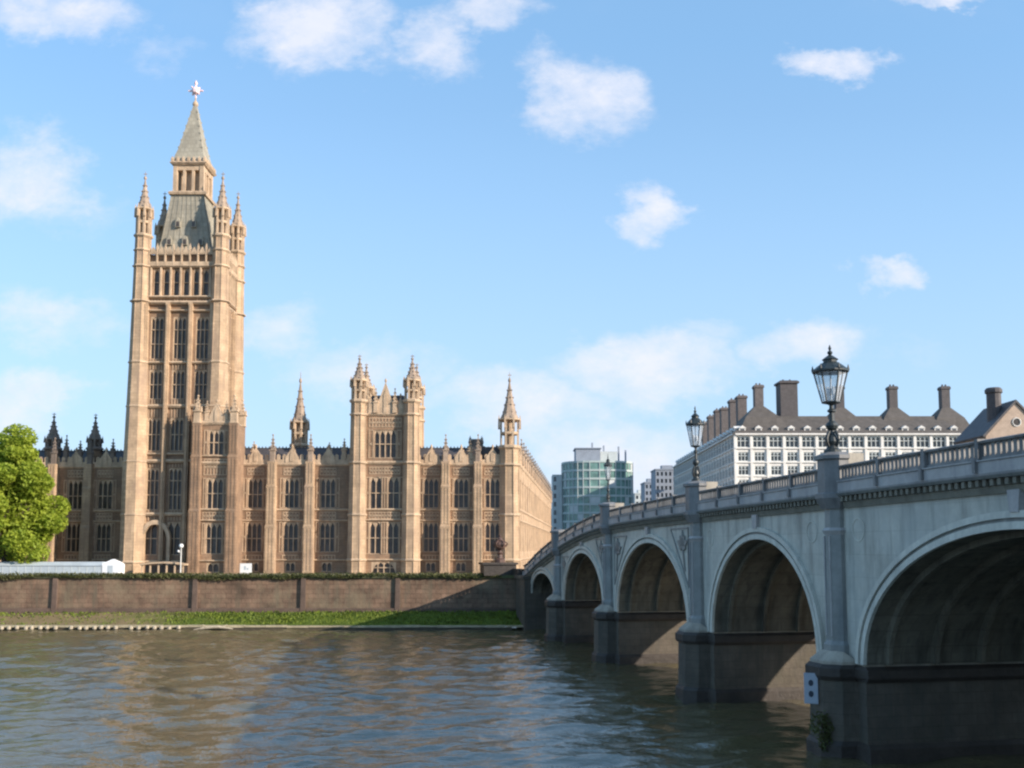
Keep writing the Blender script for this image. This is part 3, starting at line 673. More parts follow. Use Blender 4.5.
# ------------------------------------------------------------------ palace wings
FZ = lambda py: zat(py, 200.0)-GZ
def wing(name, label, x0, x1, Y, bays, butts, rzang=0, rows=None, depth=16, pins=(), doors=True, roof=True, ww=3.0, tm='trim', wm='stone', gables=True, pinm=None, bd=2.1, bm='shaft'):
    """bays: window centres in px (front view) ; all local x measured from x0"""
    L = x1-x0
    r = thing(name, label, 'palace wing', (x0, Y, GZ), rzang)
    top = FZ(463); rows = rows or [(FZ(552),FZ(522)),(FZ(508),FZ(478))]
    holes = []
    for bx in bays:
        for a, c in rows: holes.append((bx-ww/2, bx+ww/2, a, c))
        if doors: holes.append((bx-1.0, bx+1.0, 0.3, FZ(562)))
    b = MB(); wall_grid(b, 0, L, 0, top, holes, .8, 0); b.build('wall', M[wm], r)
    MB().quad((0,depth,0),(L,depth,0),(L,depth,top),(0,depth,top)).quad((L,.8,0),(L,depth,0),(L,depth,top),(L,.8,top)).quad((0,.8,0),(0,depth,0),(0,depth,top),(0,.8,top)).build('rear_wall', M[wm], r)
    for bx in bays:
        for a, c in rows: window(r, bx, 0, a, ww, c-a, 3, (.45,), .45)
        if doors: window(r, bx, 0, .3, 2.0, FZ(562)-.3, 2, (), 1, name='basement_window')
    spans = []
    for bx in bays:
        spans += [(bx-ww/2-.1, bx+ww/2+.1, FZ(519), FZ(512)), (bx-ww/2-.1, bx+ww/2+.1, FZ(475), FZ(468)), (bx-ww/2-.1, bx+ww/2+.1, FZ(560), FZ(555))]
        for a, c in rows: spans += [(bx-ww/2-.75, bx-ww/2-.2, a, c), (bx+ww/2+.2, bx+ww/2+.75, a, c)]
    if bd > 1: ribs(r, spans, 0, mt=tm)
    strings(r, 0, L, [(FZ(561),.35),(FZ(521.5),.35),(FZ(511),.45),(FZ(466),.6)], mt=tm)
    for q in butts:
        if bd > 1: buttress(r, q, 0, top+.2, 1.9, bd, mt=bm)
        else: MB().box(q-.7, q+.7, -.09, -.001, 0, top).build('pilaster_strip', M['trim'], r)
    gb = [(bx, 2.6, 3.0) for bx in bays] if gables else ()
    parapet(r, 0, L, top, 0, 1.5, 1.15, mt=tm, gables=gb)
    for q in butts: pinnacle(r, q, -.5 if bd > 1 else 0, top+.2, 5.6, .46, pinm or 'capstone')
    for q, hh in pins: pinnacle(r, q, .3, top+.8, hh, .42, pinm or tm)
    if roof:
        rr = MB(); z0 = top+.3; z1 = top+3.4
        rr.loft([[(0,1.2,z0),(L,1.2,z0),(L,depth-.5,z0),(0,depth-.5,z0)],[(0,4.6,z1),(L,4.6,z1),(L,depth-4,z1),(0,depth-4,z1)]])
        ro = rr.build('roof', M['slate'], r)
        cr = MB(); n = int(L/.7)
        for i in range(n): cr.prism([(i*.7+.1,z1),(i*.7+.5,z1),(i*.7+.3,z1+.5)], 4.55, 4.68)
        cr.box(0,L,4.5,4.7,z1-.05,z1+.12); cr.build('roof_cresting', M['slate'], ro)
    return r
def PX(px, Y=200.0): return at(px, 520, Y)[0]
# middle wing, between the porch tower and the gate tower
x0, x1 = PX(222), PX(351)
wing('palace_wing', 'honey stone palace wing of three bays between porch tower and twin turreted gatehouse', x0, x1, 200.0,
     [PX(254.5)-x0, PX(291)-x0, PX(327.5)-x0], [PX(272)-x0, PX(310)-x0], pins=[(PX(252)-x0,3.6),(PX(291)-x0,3.0),(PX(328)-x0,3.4),(PX(343)-x0,4.2)])
# right wing
x0r, x1r = PX(416), PX(508)
wing('palace_wing', 'honey stone palace wing of three bays ending at the slender corner spire', x0r, x1r, 200.0,
     [PX(431)-x0r, PX(461)-x0r, PX(492.5)-x0r], [PX(445.5)-x0r, PX(478)-x0r], pins=[(PX(431)-x0r,2.6),(PX(461)-x0r,2.8),(PX(470)-x0r,3.8)])
# left wing, set back
x0l, x1l = PX(30,206), PX(128,206)
wl = wing('palace_wing', 'shaded palace wing with dark pinnacles left of the great tower', x0l, x1l, 206.0,
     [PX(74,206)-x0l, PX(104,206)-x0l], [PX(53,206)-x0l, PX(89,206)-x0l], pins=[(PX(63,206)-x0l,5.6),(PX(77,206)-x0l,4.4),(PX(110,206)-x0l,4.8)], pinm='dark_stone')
tl = thing('stair_turret', 'dark octagonal stair turret with pointed cap above left wing beside the tree', 'turret', (PX(50,209), 209, GZ))
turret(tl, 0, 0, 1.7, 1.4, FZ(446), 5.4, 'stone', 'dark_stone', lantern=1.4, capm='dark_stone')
tl2 = thing('stair_turret', 'dark octagonal stair turret with pointed cap nearest the great tower', 'turret', (PX(92,209), 209, GZ))
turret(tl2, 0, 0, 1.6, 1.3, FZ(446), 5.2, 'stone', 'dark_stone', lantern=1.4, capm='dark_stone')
# far left lower wing behind the tree
x0f, x1f = PX(-75,205), PX(36,205)
wing('palace_wing', 'palace wing mostly hidden behind the leafy tree', x0f, x1f, 205.0, [4,11.5,19], [7.8,15.2], pinm='dark_stone')

# side wing going back along the road
ang = math.atan2(1, .079)
sx0 = PX(519); sw_len = 165.0; nb = 22; st = sw_len/nb
def side_wing():
    bays = [st*(i+.5) for i in range(nb)]; butts = [st*i for i in range(1, nb)]
    # local frame: x runs away from the camera, outward normal is +X world
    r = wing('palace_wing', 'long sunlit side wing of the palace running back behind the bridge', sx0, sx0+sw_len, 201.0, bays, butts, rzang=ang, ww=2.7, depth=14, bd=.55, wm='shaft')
    return r
side_wing()

# gate tower
def gate_tower():
    Y0 = 197.6; xl, xr = PX(357.5,Y0), PX(411,Y0); cx = (xl+xr)/2; hw = (xr-xl)/2; D = 9.5
    z = lambda py: zat(py, Y0)-GZ
    r = thing('gatehouse_tower', 'twin turreted stone gatehouse tower with traceried centre window and gable', 'tower', (cx, Y0, GZ))
    holes = []; wins = []
    for (a, c) in ((z(554),z(522)),(z(509),z(477))):
        for e in (-1.75, 1.75): holes.append((e-1.15, e+1.15, a, c)); wins.append((e, a, 2.3, c-a, 2, .8))
    holes.append((-2.2, 2.2, z(458), z(430))); wins.append((0, z(458), 4.4, z(430)-z(458), 4, 0))
    holes.append((-2.4, 2.4, 0.02, z(562))); wins.append((0, .02, 4.8, z(562)-.02, 4, 1))
    top = z(415)
    b = MB(); wall_grid(b, -hw+.8, hw-.8, 0, top, holes, .9); b.build('wall', M['stone'], r)
    for e, a, ww, hh, li, ar in wins: window(r, e, 0, a, ww, hh, li, (.5,), ar)
    for sg in (-1, 1):
        b = MB(); wall_grid(b, .8, D-.8, 0, top, [(D/2-1.2, D/2+1.2, z(458), z(430))], .9); b.build('side_wall', M['stone'], r, (sg*hw if sg > 0 else -hw, 0 if sg > 0 else D, 0), R(90)*sg)
        window(r, sg*hw, D/2, z(458), 2.4, z(430)-z(458), 2, (.5,), .6, R(90)*sg)
    MB().quad((-hw,D,0),(hw,D,0),(hw,D,top),(-hw,D,top)).build('rear_wall', M['stone'], r)
    ribs(r, [(-3,3,z(519),z(512)),(-3,3,z(474),z(467)),(-3.2,3.2,z(427),z(418)),(-3.2,-2.4,z(458),z(430)),(2.4,3.2,z(458),z(430)),(-3.6,-3.05,z(554),z(522)),(3.05,3.6,z(554),z(522)),(-3.6,-3.05,z(509),z(477)),(3.05,3.6,z(509),z(477)),(-.5,.5,z(509),z(477)),(-.5,.5,z(554),z(522))], 0)
    strings(r, -hw+.8, hw-.8, [(z(561),.4),(z(521),.35),(z(511),.5),(z(464.5),.7),(z(416),.6)], out=.4)
    parapet(r, -hw+.8, hw-.8, top, 0, 1.9, 1.1, gables=[(0, 3.6, 6.6), (-3.0, 1.8, 3.6), (3.0, 1.8, 3.6)])
    for e, hh in ((-1.9,5.0),(1.9,5.0)): pinnacle(r, e, -.2, top+.4, hh, .4)
    MB().loft([[(-hw+.6,1,top-.5),(hw-.6,1,top-.5),(hw-.6,D-.5,top-.5),(-hw+.6,D-.5,top-.5)],[(-hw+2,3,top+4.4),(hw-2,3,top+4.4),(hw-2,D-3,top+4.4),(-hw+2,D-3,top+4.4)]]).build('roof', M['slate'], r)
    bands = [(z(561),1),(z(516),1),(z(464),1.2),(z(416),1.2)]
    for tx, ty in ((-hw,0),(hw,0),(-hw,D),(hw,D)):
        turret(r, tx, ty, 1.85, 1.5, z(403), 5.0, bands=bands, lantern=3.6)
gate_tower()

# porch tower in front of the great tower
def porch_tower():
    Y0 = 194.4; xl, xr = PX(193,Y0), PX(235,Y0); cx = (xl+xr)/2; hw = (xr-xl)/2; D = 6
    z = lambda py: zat(py, Y0)-GZ
    r = thing('porch_tower', 'four storey stone porch tower with pinnacled parapet against the great tower', 'tower', (cx, Y0, GZ))
    top = z(424)
    holes = [(-1.6,1.6,z(554),z(523)),(-1.6,1.6,z(509),z(478)),(-1.5,1.5,z(455),z(430)),(-1.2,1.2,.3,z(563))]
    b = MB(); wall_grid(b, -hw, hw, 0, top, holes, .8); b.build('wall', M['stone'], r)
    for a in holes[:3]: window(r, 0, 0, a[2], a[1]-a[0], a[3]-a[2], 3, (.5,), .6)
    window(r, 0, 0, .3, 2.4, z(563)-.3, 2, (), 1, name='basement_window')
    for sg in (-1, 1): MB().box(sg*hw-.4-.4*sg, sg*hw+.4-.4*sg, .8, D, 0, top).build('side_wall', M['stone'], r)
    ribs(r, [(-2.2,2.2,z(520),z(512)),(-2.2,2.2,z(475),z(459)),(-2.2,-1.8,z(509),z(478)),(1.8,2.2,z(509),z(478)),(-2.2,-1.8,z(554),z(523)),(1.8,2.2,z(554),z(523)),(-2.3,-1.7,z(455),z(430)),(1.7,2.3,z(455),z(430))], 0)
    strings(r, -hw, hw, [(z(562),.4),(z(521.5),.35),(z(511),.5),(z(465),.7),(z(457),.3),(z(425),.8)], out=.4)
    for e in (-hw+.5, hw-.5): buttress(r, e, 0, top+.1, 2.0, 1.5); pinnacle(r, e, -.4, top+.1, 5.6, .62); pinnacle(r, e, D-.6, top+.1, 5.6, .62)
    parapet(r, -hw, hw, top, 0, 1.9, 1.0, gables=[(0,2.8,4.2)])
    for e in (-1.9, 1.9): pinnacle(r, e, 0, top+.6, 4.0, .36)
    MB().box(-hw+.5, hw-.5, .9, D, top-.3, top+.4).build('roof', M['leadroof'], r)
porch_tower()
# slender ventilation spire behind the middle wing
sv = thing('roof_spire', 'slender octagonal stone spire rising behind the middle palace wing', 'spire', (PX(298,214), 214, GZ))
turret(sv, 0, 0, 1.9, 1.7, zat(447,214)-GZ, 10.6, lantern=4.4, finial=False)
# corner spire
cs = thing('corner_turret', 'octagonal corner turret with open lantern and sharp spire at the palace end', 'turret', (PX(509.5,200.3), 200.6, GZ))
turret(cs, 0, 0, 2.15, 2.0, zat(449,200.6)-GZ, 9.4, bands=[(FZ(561),1),(FZ(516),1),(FZ(466),1.3)], lantern=5.0)
# leaded vent stack near the right wing
vs = thing('roof_stack', 'short stone vent stack with little pinnacles above the right palace wing', 'vent', (PX(476,206), 206, GZ+FZ(455)))
b = MB().sq(0,0,[(1.5,-3),(1.5,1.6),(1.8,1.8),(1.8,2.2),(1.2,2.4),(.9,3.8)]); b.build('stack', M['dark_stone'], vs)
for e in (-1,1): pinnacle(vs, e*1.2, -1.2, 1.8, 2.6, .28, 'dark_stone')

# ------------------------------------------------------------------ bridge
BANG = math.atan2(-1, .188); K = math.sqrt(1+.188**2); BX0 = 36.92-.188*182; W = 28.0
TP = [(-12,10.9),(0,11.4),(12,13.9),(25.7,16.3),(40,18.2),(53.9,19.25),(70,19.7),(85,19.95),(112,20.25),(131,20.4),(155,20.4),(200,20.1)]
def T(s):
    for i in range(len(TP)-1):
        if s <= TP[i+1][0] or i == len(TP)-2:
            x0, y0 = TP[i]; x1, y1 = TP[i+1]; xm, ym = TP[max(0,i-1)]; xp, yp = TP[min(len(TP)-1,i+2)]
            m0 = (y1-ym)/(x1-xm) if i else (y1-y0)/(x1-x0); m1 = (yp-y0)/(xp-x0) if i < len(TP)-2 else (y1-y0)/(x1-x0)
            h = x1-x0; t = (s-x0)/h
            return (2*t**3-3*t*t+1)*y0+(t**3-2*t*t+t)*h*m0+(-2*t**3+3*t*t)*y1+(t**3-t*t)*h*m1
PIERS = [25.7, 53.9, 85.0, 112.0, 150.3, 184.8]
SPR = 6.5
ARCH = [(4.7,22.4,10.2),(29.0,50.6,13.7),(57.2,81.7,15.0),(88.3,108.7,15.15),(115.3,147.0,15.4),(153.6,181.5,15.3)]
def sweep(b, s0, s1, sect, step=1.5):
    """sect: list of (y, dz) closed polygon, dz relative to T(s)"""
    n = max(1, int(math.ceil((s1-s0)/step)))
    b.loft([[(s0+(s1-s0)*i/n, y, T(s0+(s1-s0)*i/n)+dz) for y, dz in sect] for i in range(n+1)])
def arch_z(a, s):
    s0, s1, c = a; m = (s0+s1)/2; h = (s1-s0)/2; q = max(0, 1-((s-m)/h)**2)
    return SPR+(c-SPR)*q**.5
def bridge():
    r = thing('road_bridge', 'long pale green grey painted bridge of wide arches on dark stone piers', 'bridge', (BX0, 182, 0), BANG)
    ends = [-1.0]+PIERS
    for k, a in enumerate(ARCH):
        s0, s1, c = a; e0 = ends[k] if k else -1.0; e1 = ends[k+1]
        m = (s0+s1)/2; h = (s1-s0)/2; n = 40
        P = [(m-h*math.cos(math.pi*i/n), SPR+(c-SPR)*math.sin(math.pi*i/n)) for i in range(n+1)]
        for y in (0, W):
            b = MB()
            tops = [(s, T(s)-2.9) for s, _ in P]
            for i in range(n):
                b.quad((P[i][0],y,P[i][1]),(P[i+1][0],y,P[i+1][1]),(tops[i+1][0],y,tops[i+1][1]),(tops[i][0],y,tops[i][1]))
            b.quad((e0,y,SPR),(s0,y,SPR),(s0,y,T(s0)-2.9),(e0,y,T(e0)-2.9)); b.quad((s1,y,SPR),(e1,y,SPR),(e1,y,T(e1)-2.9),(s1,y,T(s1)-2.9))
            b.build('spandrel_wall', M['bridge'], r)
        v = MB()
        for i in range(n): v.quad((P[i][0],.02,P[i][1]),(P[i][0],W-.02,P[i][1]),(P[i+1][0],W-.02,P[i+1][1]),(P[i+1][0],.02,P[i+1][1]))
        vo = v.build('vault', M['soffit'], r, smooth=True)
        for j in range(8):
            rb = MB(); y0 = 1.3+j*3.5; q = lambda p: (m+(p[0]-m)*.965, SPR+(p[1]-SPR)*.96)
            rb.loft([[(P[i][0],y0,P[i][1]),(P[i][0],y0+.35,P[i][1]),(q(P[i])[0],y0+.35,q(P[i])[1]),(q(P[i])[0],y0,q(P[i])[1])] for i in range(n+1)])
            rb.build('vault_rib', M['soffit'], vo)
        # ring mouldings
        for (f0, f1, y0, y1, mt) in ((0.0, .42, -.22, .05, 'bridge_rib'), (.42, .62, -.10, .03, 'pilaster'), (.62, 1.0, -.28, .03, 'bridge_rib')):
            rg = MB(); off = lambda p, d: (p[0]+d*(p[0]-m)/h*1.0, p[1]+d*max(0.0,(p[1]-SPR))/(c-SPR))
            for i in range(n):
                rg.prism([off(P[i],f0), off(P[i+1],f0), off(P[i+1],f1), off(P[i],f1)], y0, y1)
            rg.build('arch_ring', M[mt], r)
        # cast spandrel ornament
        for sg in (-1, 1):
            orn = MB(); xe = (e0+1.9) if sg < 0 else (e1-3.0); zt = T(xe)-3.5
            if k in (1, 2):
                ln = 5.2 if k == 2 else 4.0; zb = zt-ln*1.15
                fr = [(xe, zt), (xe-sg*ln, zt), (xe, zb)]
                tri = [Vector((x_, 0, z_)) for x_, z_ in fr]
                for i in range(3): orn.bar(tri[i], tri[(i+1)%3], .13, 4)
                c0 = Vector((xe-sg*ln*.30, 0, zt-ln*.34))
                for a in range(7):
                    an = math.pi/2+(a-3)*.62; L_ = ln*(.30 if a%2 else .24)
                    if a == 0 or a == 6: L_ *= .8
                    tip = c0+Vector((math.cos(an)*L_, 0, math.sin(an)*L_)); per = Vector((-math.sin(an), 0, math.cos(an)))*ln*.075
                    mid = (c0+tip)/2
                    orn.prism([(c0.x, c0.z), ((mid+per).x, (mid+per).z), (tip.x, tip.z), ((mid-per).x, (mid-per).z)], -.16, .02)
                orn.prism([(c0.x-.12, c0.z), (c0.x+.12, c0.z), (xe-sg*.9, zb+1.6), (xe-sg*1.1, zb+1.6)], -.14, .02)
            else:
                cz = zt-1.1; 
                for a in range(12):
                    a0, a1 = a*math.pi/6, (a+1)*math.pi/6
                    orn.bar((xe-sg*.9+.8*math.cos(a0), 0, cz+.8*math.sin(a0)), (xe-sg*.9+.8*math.cos(a1), 0, cz+.8*math.sin(a1)), .06, 4)
            if k in (1, 2): orn.build('spandrel_ornament', M['pilaster'], r)
            else: orn.build('spandrel_ornament', M['bridge_rib'], r)
        kb = MB(); kz = T(m)-2.9; kb.prism([(m-.35,c+.9),(m+.35,c+.9),(m+.5,kz),(m-.5,kz)], -.35, .03); kb.build('keystone', M['band'], r)
    # superstructure by bay
    ends = [-1.0]+PIERS+[200.0]
    for k in range(len(ends)-1):
        s0 = ends[k]+(1.25 if k else 0); s1 = ends[k+1]-1.25
        for side in (0, 1):
            f = (lambda y: y) if side == 0 else (lambda y: W-y)
            if k >= 6 and side: pass
            def sw(name, sect, mt, step=1.5):
                b = MB(); sweep(b, s0, s1, [(f(y), dz) for y, dz in sect], step); return b.build(name, M[mt], r)
            sw('cornice', [(.05,-3.05),(-.18,-3.05),(-.25,-2.7),(-.25,-2.62),(.05,-2.62)], 'cornice')
            sw('frieze', [(.05,-2.615),(-.12,-2.615),(-.12,-2.22),(.05,-2.22)], 'rust_shade')
            sw('cornice', [(.05,-2.215),(-.65,-2.215),(-.8,-2.05),(.05,-2.05)], 'pilaster')
            sw('fascia', [(.05,-2.045),(-.55,-2.045),(-.62,-1.9),(-.62,-1.28),(-.72,-1.22),(-.72,-1.15),(.05,-1.15)], 'band')
            if side == 0:
                db = MB(); s = s0+.2
                while s < s1-.3:
                    z = T(s); db.box(s, s+.28, -.55, -.08, z-2.6, z-2.24); s += .62
                db.build('dentil', M['cornice'], r)
            # balustrade panel (one part)
            pb = MB(); sweep(pb, s0, s1, [(f(-.08),-1.145),(f(-.42),-1.145),(f(-.42),-.95),(f(-.08),-.95)])
            sweep(pb, s0, s1, [(f(-.02),-.2),(f(-.52),-.2),(f(-.56),-.08),(f(-.3),0),(f(-.02),-.05)])
            s = s0+.1; stp = .45 if side == 0 else .9; j = 0
            while s < s1-.1:
                z = T(s+.08); wdt = .29; 
                ya, yb = sorted((f(-.34), f(-.20)))
                pb.box(s, s+wdt, ya, yb, z-.96, z-.19)
                if side == 0:
                    pb.prism([(s+wdt,z-.2),(s+wdt,z-.42),(s+stp/2+.05,z-.2)], ya+.03, yb-.03); pb.prism([(s+stp,z-.2),(s+stp/2+.05,z-.2),(s+stp,z-.42)], ya+.03, yb-.03)
                    pb.prism([(s+wdt,z-.95),(s+stp/2+.05,z-.95),(s+wdt,z-.78)], ya+.03, yb-.03); pb.prism([(s+stp,z-.95),(s+stp,z-.78),(s+stp/2+.05,z-.95)], ya+.03, yb-.03)
                s += stp; j += 1
            pb.build('balustrade', M['parapet'], r)
            if side == 0:
                n = max(2, round((s1-s0)/5.2))
                for i in range(1, n):
                    po = MB(); s = s0+(s1-s0)*i/n; z = T(s); po.box(s-.16, s+.16, -.60, .02, z-1.14, z+.06); po.box(s-.13, s+.13, -.82, -.5, z-1.85, z-1.16); po.build('parapet_post', M['parapet'], r)
    # deck
    b = MB(); sweep(b, -6, 200, [(.1,-2.0),(.1,-1.3),(W-.1,-1.3),(W-.1,-2.0)]); dk = b.build('deck', M['asphalt'], r)
    b = MB(); sweep(b, -6, 200, [(.3,-1.298),(.3,-1.15),(3.8,-1.15),(3.8,-1.298)]); sweep(b, -6, 200, [(W-3.8,-1.298),(W-3.8,-1.15),(W-.3,-1.15),(W-.3,-1.298)]); b.build('pavement', M['palepanel'], r)
    # piers
    for k, s in enumerate(PIERS):
        hwid = 3.3; z1 = SPR
        plan = [(s-hwid,0),(s-2.0,-.02),(s-1.9,-1.1),(s-1.0,-2.1),(s+1.0,-2.1),(s+1.9,-1.1),(s+2.0,-.02),(s+hwid,0),(s+hwid,W),(s+2.2,W+.02),(s+2.1,W+1.3),(s+1.1,W+2.3),(s-1.1,W+2.3),(s-2.1,W+1.3),(s-2.2,W+.02),(s-hwid,W)]
        def ins(d): return [(s+(x-s)*(1-d/hwid), (y+d if y < 0 else (y-d if y > W else y))) for x, y in plan]
        body = MB().loft([[(x,y,-3) for x,y in ins(0)],[(x,y,5.3) for x,y in ins(.12)]]).build('pier', M['pier'], r)
        MB().loft([[(x,y,-3) for x,y in ins(-.25)],[(x,y,.9) for x,y in ins(-.22)],[(x,y,1.2) for x,y in ins(-.02)]]).build('plinth', M['pier_dark'], body)
        MB().loft([[(x,y,5.3) for x,y in ins(-.02)],[(x,y,5.55) for x,y in ins(-.18)],[(x,y,6.1) for x,y in ins(-.18)],[(x,y,6.35) for x,y in ins(.1)]]).build('string_course', M['pier_dark'], body)
        q = ins(.15)
        top = [(s+(x-s)*(.75 if y < -.5 or y > W+.5 else 1.0), (y*.6 if y < 0 else (W+(y-W)*.6 if y > W else y))) for x, y in q]
        MB().loft([[(x,y,6.34) for x,y in q],[(x,y,6.55+(.0 if 0 <= y <= W else .0)) for x,y in q],[(x,y,6.6 if -.5 <= y <= W+.5 else 7.2) for x,y in top]]).build('impost', M['impost'], body)
        for side in (0, 1):
            g = (lambda y: y) if side == 0 else (lambda y: W-y)
            def oct_(hw_, pr, z): return [(s-hw_, g(.3), z), (s-hw_, g(-pr*.35), z), (s-hw_*.45, g(-pr), z), (s+hw_*.45, g(-pr), z), (s+hw_, g(-pr*.35), z), (s+hw_, g(.3), z)]
            Tz = T(s)
            pl = MB().loft([oct_(1.1,1.1,6.9), oct_(1.1,1.1,7.6), oct_(.92,.88,7.9), oct_(.88,.84,Tz-4.6)]); pl.loft([oct_(.84,.8,Tz-4.65),oct_(.84,.8,Tz-3.0)])
            po = pl.build('pilaster', M['pilaster'], r)
            rb = MB(); rb.bar((s-.38,g(-.89),8.2),(s-.38,g(-.89),Tz-5),.06); rb.bar((s+.38,g(-.89),8.2),(s+.38,g(-.89),Tz-5),.06)
            rb.loft([oct_(.88,.84,Tz-4.9), oct_(1.05,1.0,Tz-4.6), oct_(.88,.84,Tz-4.4)]); rb.build('moulding', M['band'], po)
            pd = MB().loft([oct_(1.0,1.0,Tz-3.05), oct_(1.35,1.4,Tz-2.3), oct_(1.35,1.4,Tz-2.0), oct_(1.2,1.2,Tz-1.9), oct_(1.2,1.2,Tz+.4), oct_(1.4,1.4,Tz+.5), oct_(1.4,1.4,Tz+.75), oct_(.9,.85,Tz+1.0)])
            pd.build('pedestal', M['parapet'], po)
            MB().plan([(s-1.2,g(.302)),(s+1.2,g(.302)),(s+1.2,g(1.5)),(s-1.2,g(1.5))], Tz-1.3, Tz+.9).build('pedestal_back', M['impost'], po)
    # weathered waterline abutment
    ab = MB().plan([(-3,-1.4),(4.7,-1.4),(4.7,-.3),(4.7,W+3),(-3,W+3)], -3, 8.9)
    ab.box(-3.4, 4.9, -1.7, -.1, 8.9, 9.5); ab.build('abutment', M['pier'], r)
    MB().box(-10,-5.4,-7.0,-.9,9.3,11.3).box(-10.3,-5.1,-7.3,-.6,11.3,11.7).box(-5.35,-1,-1.6,-.3,9.3,10.6).build('abutment_pedestal', M['pier_dark'], r)
    MB().plan([(-3,-.3),(4.68,-.3),(4.68,W),(-3,W)], 8.9, 9.35).build('abutment_top', M['pier'], r)
    return r
BR = bridge()
def bw(s, y, z):     # bridge coordinates to world
    ca, sa = math.cos(BANG), math.sin(BANG)
    return (BX0+ca*s-sa*y, 182+sa*s+ca*y, z)

# lamps on the bridge
def lamp():
    r = thing('street_lamp', 'ornate black lantern lamp on the bridge pedestal nearest the viewer', 'street lamp', group='lantern lamps along the bridge')
    MB().lathe(0,0,[(.62,0),(.62,.18),(.45,.3),(.36,.5),(.50,.8),(.42,1.1),(.24,1.35),(.20,1.6),(.38,1.75),(.46,1.95),(.38,2.15),(.2,2.3),(.17,2.9),(.30,3.0),(.30,3.1),(.16,3.2),(.15,3.45),(.34,3.55),(.34,3.62)],14).build('post', M['iron'], r, smooth=False)
    for a in range(4):
        b = MB(); an = a*math.pi/2+.4
        for i in range(6):
            t0, t1 = i/6*math.pi, (i+1)/6*math.pi
            p = lambda t: ((.3+.28*math.sin(t))*math.cos(an), (.3+.28*math.sin(t))*math.sin(an), .35+1.2*t/math.pi)
            b.bar(p(t0), p(t1), .09, 6)
        b.build('scroll', M['iron'], r)
    n = 6; z0, z1 = 3.66, 5.9; ra, rb_ = .62, 1.18
    ring = lambda rr, z: [(rr*math.cos(2*math.pi*j/n), rr*math.sin(2*math.pi*j/n), z) for j in range(n)]
    g = MB().loft([ring(ra*.97,z0), ring(rb_*.97,z1)], cap=False); g.build('lantern_glass', M['lampglass'], r)
    f = MB(); A, B = ring(ra,z0), ring(rb_,z1)
    for j in range(n):
        f.bar(A[j], B[j], .055); f.bar(A[j], A[(j+1)%n], .07); f.bar(B[j], B[(j+1)%n], .085)
        m0 = tuple((A[j][i]+A[(j+1)%n][i])/2 for i in range(3)); m1 = tuple((B[j][i]+B[(j+1)%n][i])/2 for i in range(3)); f.bar(m0, m1, .022, 4)
        f.lathe(B[j][0]*1.05, B[j][1]*1.05, [(.06,z1),(.11,z1+.15),(.02,z1+.5)], 6)
    f.lathe(0,0,[(.5,z0-.04),(.62,z0),(.3,z0+.05)],6)
    f.build('lantern_frame', M['iron'], r)
    MB().lathe(0,0,[(rb_*1.12,z1-.02),(rb_*1.12,z1+.08),(rb_*.82,z1+.38),(rb_*.55,z1+.62),(rb_*.42,z1+.7),(rb_*.42,z1+.85),(rb_*.5,z1+.9),(rb_*.22,z1+1.15),(.1,z1+1.25),(.2,z1+1.4),(.16,z1+1.5),(.05,z1+1.6),(.12,z1+1.72),(.02,z1+2.0)],12).build('lantern_roof', M['iron'], r)
    lp = MB()
    for a in range(4):
        x, y = .28*math.cos(a*1.57), .28*math.sin(a*1.57); lp.lathe(x, y, [(.05,z0+.1),(.05,z0+.5),(.11,z0+.6),(.13,z0+.9),(.06,z0+1.15)], 8)
    lp.lathe(0,0,[(.09,z0+.0),(.06,z0+.3),(.05,z1+.1)],6)
    lp.build('gas_mantle', M['canvas'], r, smooth=True)
    return r
L0 = lamp()
for k, (pi, lab) in enumerate(((3,'ornate black lantern lamp on the bridge pedestal nearest the viewer'),(2,'black lantern lamp on the bridge in front of the white building corner'),(1,'small far lantern lamp on the bridge in front of the green glass tower'))):
    o = L0 if k == 0 else copy_tree(L0)
    o['label'] = lab; s = PIERS[pi]; o.location = bw(s, -.25, T(s)+1.0); o.rotation_euler.z = BANG+.2*k
    if k == 1: o.scale = (.72,.72,.95)
    if k == 2: o.scale = (.42,.42,.8)
# bronze urn at the bank end
ur = thing('ornamental_urn', 'brown bronze urn shaped finial on the pedestal at the bank end of the bridge', 'urn', bw(-7.7, -3.6, 11.7))
MB().lathe(0,0,[(1.0,0),(1.0,.5),(.55,.8),(.45,1.5),(.7,1.7),(.4,1.9),(.35,2.2)],10).build('foot', M['bronze'], ur)
MB().lathe(0,0,[(.35,2.2),(.95,2.7),(1.15,3.3),(.95,3.8),(.55,4.0),(.62,4.2),(.4,4.5),(.16,4.8),(.22,5.0),(.03,5.3)],12).build('bowl', M['bronze'], ur)
b = MB()
for a in range(6):
    an = a*1.047; b.bar((1.0*math.cos(an),1.0*math.sin(an),2.9),(1.45*math.cos(an),1.45*math.sin(an),3.5),.14); b.bar((1.45*math.cos(an),1.45*math.sin(an),3.5),(.7*math.cos(an),.7*math.sin(an),4.1),.12)
b.build('handle', M['bronze'], ur)

# navigation board on the nearest pier
px_, py_, pz_ = bw(PIERS[3]+.2, -2.5, 3.6)
sg = thing('navigation_sign', 'upright pale board with two dark marks fixed on the nearest pier', 'sign', (px_, py_, pz_), BANG+R(60))
MB().box(-.42,.42,-.08,.0,0,2.0).box(-.47,.47,-.06,.03,-.06,2.06).build('board', M['signwhite'], sg)
for zz in (.62, 1.38):
    MB().loft([[(.17*math.cos(t*math.pi/8), -.085, zz+.22*math.sin(t*math.pi/8)) for t in range(16)], [(.17*math.cos(t*math.pi/8), -.10, zz+.22*math.sin(t*math.pi/8)) for t in range(16)]]).build('mark', M['signdark'], sg)
MB().box(-.08,.08,.03,.16,-.1,2.1).build('bracket', M['iron'], sg)
